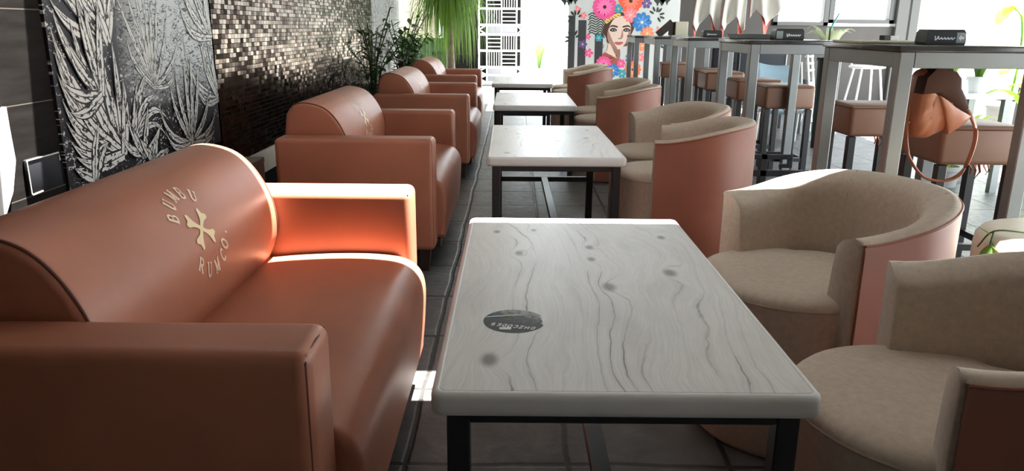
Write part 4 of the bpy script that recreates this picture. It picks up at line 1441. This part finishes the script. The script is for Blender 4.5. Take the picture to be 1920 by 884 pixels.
bm = new_bm(); tube(bm, [(-0.02, -0.03, 1.16), (0.0, -0.03, 1.22), (0.05, -0.03, 1.32)], [0.012, 0.016, 0.012], 8, 0.5)
obj('clip', bm, 'teal', p)
bm = new_bm(); tube(bm, [(-0.02, -0.03, 0.80), (-0.02, -0.03, 1.18)], 0.008, 6)
obj('stake', bm, 'black', p)
strappy('garden_plant', 'bright green plant in the glare beyond the doorway', (0.55, 16.5, -0.02), 0.35, 0.22, 14, 0.6, 0.035, 'leaf_mid', 8, 'terrace')

# ------------------------------------------------------------------ right side: plant stands, sunlit plants
def plant_stand(label, x0, x1, y0, y1, h):
    t = thing('plant_stand', label, 'plant stand', ((x0 + x1) / 2, (y0 + y1) / 2, 0), 0, 'white plant stands')
    hx, hy = (x1 - x0) / 2, (y1 - y0) / 2
    bm = new_bm(); box(bm, -hx, hx, -hy, hy, h - 0.03, h, 0.004, 1)
    obj('shelf', bm, 'white_metal', t)
    for sx in (-1, 1):
        for sy in (-1, 1):
            bm = new_bm(); box(bm, sx * (hx - .03) - .025, sx * (hx - .03) + .025, sy * (hy - .03) - .025, sy * (hy - .03) + .025, 0, h - 0.0305)
            obj('leg', bm, 'steel', t, smooth=False)
    return t
plant_stand('white plant stand behind the leather bag, holding two small pots', 3.12, 3.62, 5.55, 6.05, 0.72)
plant_stand('white plant stand farther right, in the sun behind the nearest stool', 4.45, 5.25, 6.2, 6.8, 0.72)
def small_pot(label, loc, seed, mat='leaf_lime', n=9, L=0.2, w=0.05):
    return strappy('potted_plant', label, loc, 0.12, 0.07, n, L, w, mat, seed, 'white_metal', 0.7)
small_pot('small lime plant in a white pot, at the left of the stand behind the bag', (3.26, 5.78, 0.72), 21)
small_pot('small bushy plant in a white pot, at the right of the stand behind the bag', (3.48, 5.78, 0.72), 22, 'leaf_mid', 14, 0.17, 0.035)
small_pot('lime plant in a white pot on the sunlit stand farther right', (4.75, 6.45, 0.72), 23, 'leaf_lime', 9, 0.28, 0.07)
strappy('floor_plant', 'sunlit lime plant with long upright leaves on the floor at the right edge', (4.05, 5.75, 0), 0.22, 0.14, 13, 0.80, 0.055, 'leaf_lime', 31, 'terrace', 0.9)
strappy('floor_plant', 'lime spiky plant on the floor under the stand behind the bag', (3.36, 5.80, 0), 0.16, 0.10, 12, 0.48, 0.025, 'leaf_lime', 33, 'terrace', 0.95)
t = thing('climbing_plant', 'single stem plant with broad lime leaves rising above the nearest bar table', 'plant', (5.3, 8.2, 0))
bm = new_bm(); pot(bm, 0.16, 0.2, 0.4); obj('pot', bm, 'terrace', t)
bm = new_bm(); tube(bm, spline([(0, 0, 0.35), (0.03, 0, 0.9), (-0.02, 0, 1.3), (-0.15, 0, 1.42)], 5), 0.012, 7); obj('stem', bm, 'leaf_mid', t)
for b_, tp, w in (((-0.15, 0, 1.42), (-0.30, -0.05, 1.22), 0.09), ((-0.15, 0, 1.42), (-0.02, -0.06, 1.27), 0.09), ((-0.12, 0, 1.42), (-0.22, -0.05, 1.40), 0.07), ((0.03, 0, 0.9), (0.2, -0.1, 0.85), 0.1), ((0.02, 0, 0.8), (-0.2, -0.1, 0.72), 0.1), ((0.02, 0, 0.7), (0.15, -0.15, 0.55), 0.1)):
    bm = new_bm()
    leaf_blade(bm, b_, tp, w, 0.02, n=8)
    obj('leaf', bm, 'leaf_lime', t, recalc=False)

# ------------------------------------------------------------------ outdoor seats seen between the bar tables
t = thing('white_bar_stool', 'white round bar stool with low backrest, seen between the nearest bar table legs', 'stool', (3.92, 8.6, 0))
bm = new_bm(); lathe(bm, [(0.15, 0.755), (0.185, 0.762), (0.19, 0.775), (0.18, 0.787), (0.0, 0.79)], 28); obj('seat', bm, 'white_metal', t)
bm = new_bm()
tube(bm, [(0.19 * math.cos(a), 0.19 * math.sin(a), 0.875) for a in [math.radians(-20 + 220 * k / 14) for k in range(15)]], 0.02, 8, 0.7)
for a in (0, 180):
    tube(bm, [(0.17 * math.cos(math.radians(a)), 0.17 * math.sin(math.radians(a)) + 0.0, 0.78), (0.19 * math.cos(math.radians(a)), 0, 0.87)], 0.01, 6)
obj('backrest', bm, 'white_metal', t)
for sx in (-1, 1):
    for sy in (-1, 1):
        bm = new_bm(); tube(bm, [(sx * 0.10, sy * 0.10, 0.756), (sx * 0.19, sy * 0.19, 0.0)], 0.013, 8); obj('leg', bm, 'white_metal', t)
def folding_chair(label, loc, rot):
    t = thing('folding_chair', label, 'chair', loc, rot, 'folded white metal chairs')
    bm = new_bm()
    for sx in (-0.2, 0.2):
        tube(bm, [(sx, 0, 0), (sx, 0.05, 0.45), (sx, 0.12, 0.92)], 0.016, 8)
    tube(bm, [(-0.2, 0.12, 0.92), (0.2, 0.12, 0.92)], 0.016, 8)
    obj('frame', bm, 'white_metal', t)
    bm = new_bm()
    for z in (0.70, 0.78, 0.86):
        bar(bm, (-0.2, 0.09 + (z - .7) * .15, z), (0.2, 0.09 + (z - .7) * .15, z), 0.05, 0.012)
    obj('backrest', bm, 'white_metal', t, smooth=False)
    bm = new_bm(); box(bm, -0.19, 0.19, 0.065, 0.085, 0.2, 0.56, 0.006, 1); obj('seat', bm, 'white_metal', t)
    for sx in (-0.17, 0.17):
        bm = new_bm(); tube(bm, [(sx, 0.17, 0.0), (sx, 0.11, 0.6)], 0.012, 8); obj('leg', bm, 'white_metal', t)
    return t
fc = folding_chair('folded white metal chair standing left of the white bar stool, nearest of the two', (3.46, 8.3, 0), math.radians(62))
dup(fc, 'folded white metal chair farther back, behind the first folded one', (3.60, 9.15, 0), math.radians(62))

def lounge(label, loc, rot, mat, pmat):
    t = thing('outdoor_armchair', label, 'armchair', loc, rot, 'outdoor armchairs beyond the bar tables')
    bm = new_bm(); box(bm, -0.3, 0.3, -0.28, 0.28, 0.36, 0.46, 0.03, 3); obj('seat', bm, mat, t)
    bm = new_bm(); box(bm, -0.31, 0.31, 0.2, 0.27, 0.40, 0.92, 0.03, 3)
    b_ = obj('backrest', bm, mat, t)
    bm = new_bm(); tube(bm, [(-0.29, 0.205, 0.46), (-0.29, 0.198, 0.91), (0.29, 0.198, 0.91), (0.29, 0.205, 0.46)], 0.011, 6); tube(bm, [(-0.1, 0.198, 0.72), (0.08, 0.198, 0.72)], 0.009, 6)
    obj('piping', bm, pmat, b_)
    for s in (-1, 1):
        bm = new_bm(); box(bm, s * 0.31 - 0.03, s * 0.31 + 0.03, -0.27, 0.2, 0.36, 0.62, 0.02, 2); obj('armrest', bm, mat, t)
        for sy in (-0.24, 0.24):
            bm = new_bm(); box(bm, s * 0.29 - 0.02, s * 0.29 + 0.02, sy - 0.02, sy + 0.02, 0, 0.358); obj('leg', bm, 'black_metal', t, smooth=False)
    return t
lounge('dark outdoor armchair with white piping beyond the second bar table', (2.98, 9.0, 0), math.radians(8), 'dark_cloth', 'white')
lounge('dark outdoor armchair farther back, left of the white piped one', (2.95, 10.35, 0), math.radians(-15), 'dark_cloth', 'dark_cloth')
# sling chair in pale blue mesh
t = thing('sling_chair', 'pale blue mesh sling chair in front of the dark piped armchair', 'chair', (2.76, 7.95, 0), math.radians(-10))
bm = new_bm()
rows = []
for k in range(13):
    f = k / 12
    y = -0.28 + 0.5 * f + 0.08 * f * f
    z = 0.40 - 0.05 * math.sin(PI * min(1, f * 1.7)) + max(0, f - 0.5) * 0.86
    w = 0.20 + 0.02 * f
    rows.append([Vector((w * (j / 6 - 1), y, z - 0.035 * (1 - (j / 6 - 1) ** 2) * (1 if f > 0.4 else .5))) for j in range(13)])
loft(bm, rows, False, False)
sg = obj('sling', bm, 'sheer_blue', t, recalc=False)
sg.modifiers.new('thick', 'SOLIDIFY').thickness = 0.008
for s in (-1, 1):
    bm = new_bm()
    tube(bm, [rows[k][0 if s < 0 else 12] + Vector((s * 0.012, 0, 0)) for k in range(13)], 0.012, 7)
    tube(bm, [rows[2][0 if s < 0 else 12] + Vector((s * 0.012, 0, 0)), (s * 0.24, -0.25, 0.0)], 0.012, 7)
    tube(bm, [rows[8][0 if s < 0 else 12] + Vector((s * 0.012, 0, 0)), (s * 0.24, 0.28, 0.0)], 0.012, 7)
    obj('frame', bm, 'white_metal', t)

# ------------------------------------------------------------------ hanging towels on a ceiling-hung rail
t = thing('towel_rail', 'slim dark rail on ceiling rods carrying the white towels', 'rail', (2.62, 9.2, 0))
bm = new_bm(); tube(bm, [(-0.7, 0, 2.2), (0.7, 0, 2.2)], 0.014, 8); obj('rail', bm, 'black_metal', t)
for sx in (-0.55, 0.55):
    bm = new_bm(); tube(bm, [(sx, 0, 2.2), (sx, 0, 3.0)], 0.008, 6); obj('rod', bm, 'black_metal', t)
def towel(label, x, w, zl, seed, bias):
    r = random.Random(seed)
    t = thing('hanging_towel', label, 'towel', (x, 9.2, 0), 0, 'white towels with coral lining')
    nz, nx = 26, 36
    ph = r.uniform(0, 6)
    def sheet(hemf, dy):
        rows = []
        for i in range(nz + 1):
            f = i / nz
            row = []
            for j in range(nx + 1):
                g = j / nx
                z = 2.225 + (hemf(g) - 2.225) * f
                row.append(Vector(((g - 0.5) * w * (0.62 + 0.38 * f) + 0.03 * math.sin(f * 3 + ph), -0.035 + dy - 0.045 * f * math.sin(g * 11 + ph) * (0.4 + f) - 0.02 * f, z)))
            rows.append(row)
        return rows
    def tri(x):
        return abs((x % 1.0) * 2 - 1)
    bm = new_bm()
    loft(bm, sheet(lambda g: zl + bias * 0.20 * tri(g * 1.3 + ph * 0.2), 0.0), False, False)
    o = obj('cloth', bm, 'towel_white', t, recalc=False)
    m = o.modifiers.new('thick', 'SOLIDIFY'); m.thickness = 0.008
    bm = new_bm()
    loft(bm, sheet(lambda g: zl + bias * 0.20 * tri(g * 1.3 + ph * 0.2) - 0.16 * max(0.0, math.sin(g * 7.5 + ph)) * min(1, g * 6, (1 - g) * 6), 0.03), False, False)
    o = obj('lining', bm, 'towel_pink', t, recalc=False)
    m = o.modifiers.new('thick', 'SOLIDIFY'); m.thickness = 0.006
    return t
towel('white hanging towel with coral lining, the left one of three above the third bar table', 2.26, 0.34, 1.13, 3, 1.0)
towel('white hanging towel at the middle of the three', 2.57, 0.30, 1.14, 8, 0.8)
towel('white hanging towel nearest the windows', 2.90, 0.34, 1.20, 5, 0.9)

# ------------------------------------------------------------------ things on the bar tables
def script_mark(bm, x0, x1, z, h, y, seed):
    """a flowing cursive-looking mark"""
    r = random.Random(seed)
    pts = []
    n = 26
    for k in range(n + 1):
        f = k / n
        amp = h * (1.0 if f < 0.22 else 0.42)
        pts.append((x0 + (x1 - x0) * f + 0.12 * h * math.cos(f * 38), z + amp * (0.5 + 0.5 * math.sin(f * 38 + 1.2)) - (0.25 * h if f < 0.22 else 0)))
    stroke(bm, pts, h * 0.24, lambda a, b: Vector((a, y, b)), 2)
def tissue_box(label, loc, w, h, d, gmat_side, flip=False):
    t = thing('tissue_box', label, 'box', loc, 0, 'black boxes with white script on the bar tables')
    bm = new_bm()
    loft(bm, [[Vector((sx * w / 2 * k, sy * d / 2 * k, z)) for sx, sy in ((-1, -1), (1, -1), (1, 1), (-1, 1))] for z, k in ((0.0, 0.96), (0.01, 1.0), (h * 0.8, 0.97), (h, 0.88))])
    b_ = obj('case', bm, 'black', t, angle=20)
    bm = new_bm()
    script_mark(bm, -w * 0.30 if not flip else -w * 0.12, w * 0.20 if not flip else w * 0.36, h * 0.36, h * 0.30, -d / 2 - 0.001, 3)
    obj('lettering', bm, 'white', b_, recalc=False)
    bm = new_bm()
    if gmat_side:
        s = -1 if flip else 1
        x0, x1 = sorted((s * w * 0.24, s * w * 0.47))
        box(bm, x0, x1, -d / 2 - 0.002, -d / 2 + 0.004, h * 0.12, h * 0.80, 0.002, 1)
        lab = obj('end_label', bm, 'grey_plastic', b_)
        if not flip:
            bm = new_bm()
            yy = -d / 2 - 0.003
            xa, xb, zc = x0 + 0.008, x1 - 0.006, h * 0.46
            bm.faces.new([bm.verts.new(Vector(q)) for q in ((xa, yy, zc), (xa + 0.012, yy, zc + 0.013), (xa + 0.012, yy, zc + 0.005), (xb, yy, zc + 0.005), (xb, yy, zc - 0.005), (xa + 0.012, yy, zc - 0.005), (xa + 0.012, yy, zc - 0.013))])
            obj('arrow', bm, 'white', lab, recalc=False)
    else:
        bm.free()
    return t
tissue_box('black box with white script and a grey arrow label, on the nearest bar table', (1.775, 3.26, 1.112), 0.165, 0.062, 0.09, True)
tissue_box('black box with white script and a grey left end, on the second bar table', (1.80, 5.16, 1.100), 0.19, 0.072, 0.10, True, True)
tissue_box('small black box with white script, on the third bar table', (1.76, 6.98, 1.092), 0.17, 0.062, 0.09, False)
bm = new_bm(); box(bm, -0.23, 0.23, -0.14, 0.14, 0, 0.012, 0.004, 2)
o = obj('menu_board', bm, 'cream_board'); o.location = (1.72, 3.52, 1.1122); tag(o, 'flat cream menu board lying on the nearest bar table', 'menu')
t = thing('matchbox', 'small black and white box lying on the cream menu board', 'box', (1.70, 3.55, 1.1244), 0.1)
bm = new_bm(); box(bm, -0.035, -0.004, -0.02, 0.02, 0, 0.022, 0.002, 1); obj('sleeve', bm, 'black', t)
bm = new_bm(); box(bm, -0.0035, 0.035, -0.018, 0.018, 0, 0.020, 0.002, 1); obj('tray', bm, 'white', t)
t = thing('napkin_box', 'square cream napkin box on the fourth bar table', 'box', (1.80, 8.50, 1.082))
bm = new_bm(); box(bm, -0.06, 0.075, -0.05, 0.05, 0.012, 0.155, 0.004, 1); obj('front', bm, 'cream_board', t)
bm = new_bm(); box(bm, -0.10, 0.08, -0.07, 0.07, 0.0, 0.0118, 0.002, 1); obj('base', bm, 'white', t)
bm = new_bm()
for z0, z1, x in ((0.012, 0.15, -0.085),):
    bar(bm, (x, 0, z0), (x, 0, z1), 0.012, 0.08)
    bar(bm, (x, 0, z1), (-0.24, 0.0, 0.012), 0.008, 0.08)
obj('lid', bm, 'dark_wood', t, smooth=False)
bm = new_bm()
R = []
for z, hx, hy in ((0.0, 0.13, 0.10), (0.006, 0.14, 0.11), (0.03, 0.15, 0.115), (0.034, 0.155, 0.12), (0.030, 0.142, 0.108), (0.010, 0.132, 0.10)):
    R.append([Vector((sx * hx, sy * hy, z)) for sx, sy in ((-1, -1), (1, -1), (1, 1), (-1, 1))])
loft(bm, R)
o = obj('serving_tray', bm, 'grey_plastic', smooth=False); o.location = (1.66, 5.42, 1.1); tag(o, 'shallow grey serving tray on the second bar table, left of the black box', 'tray')
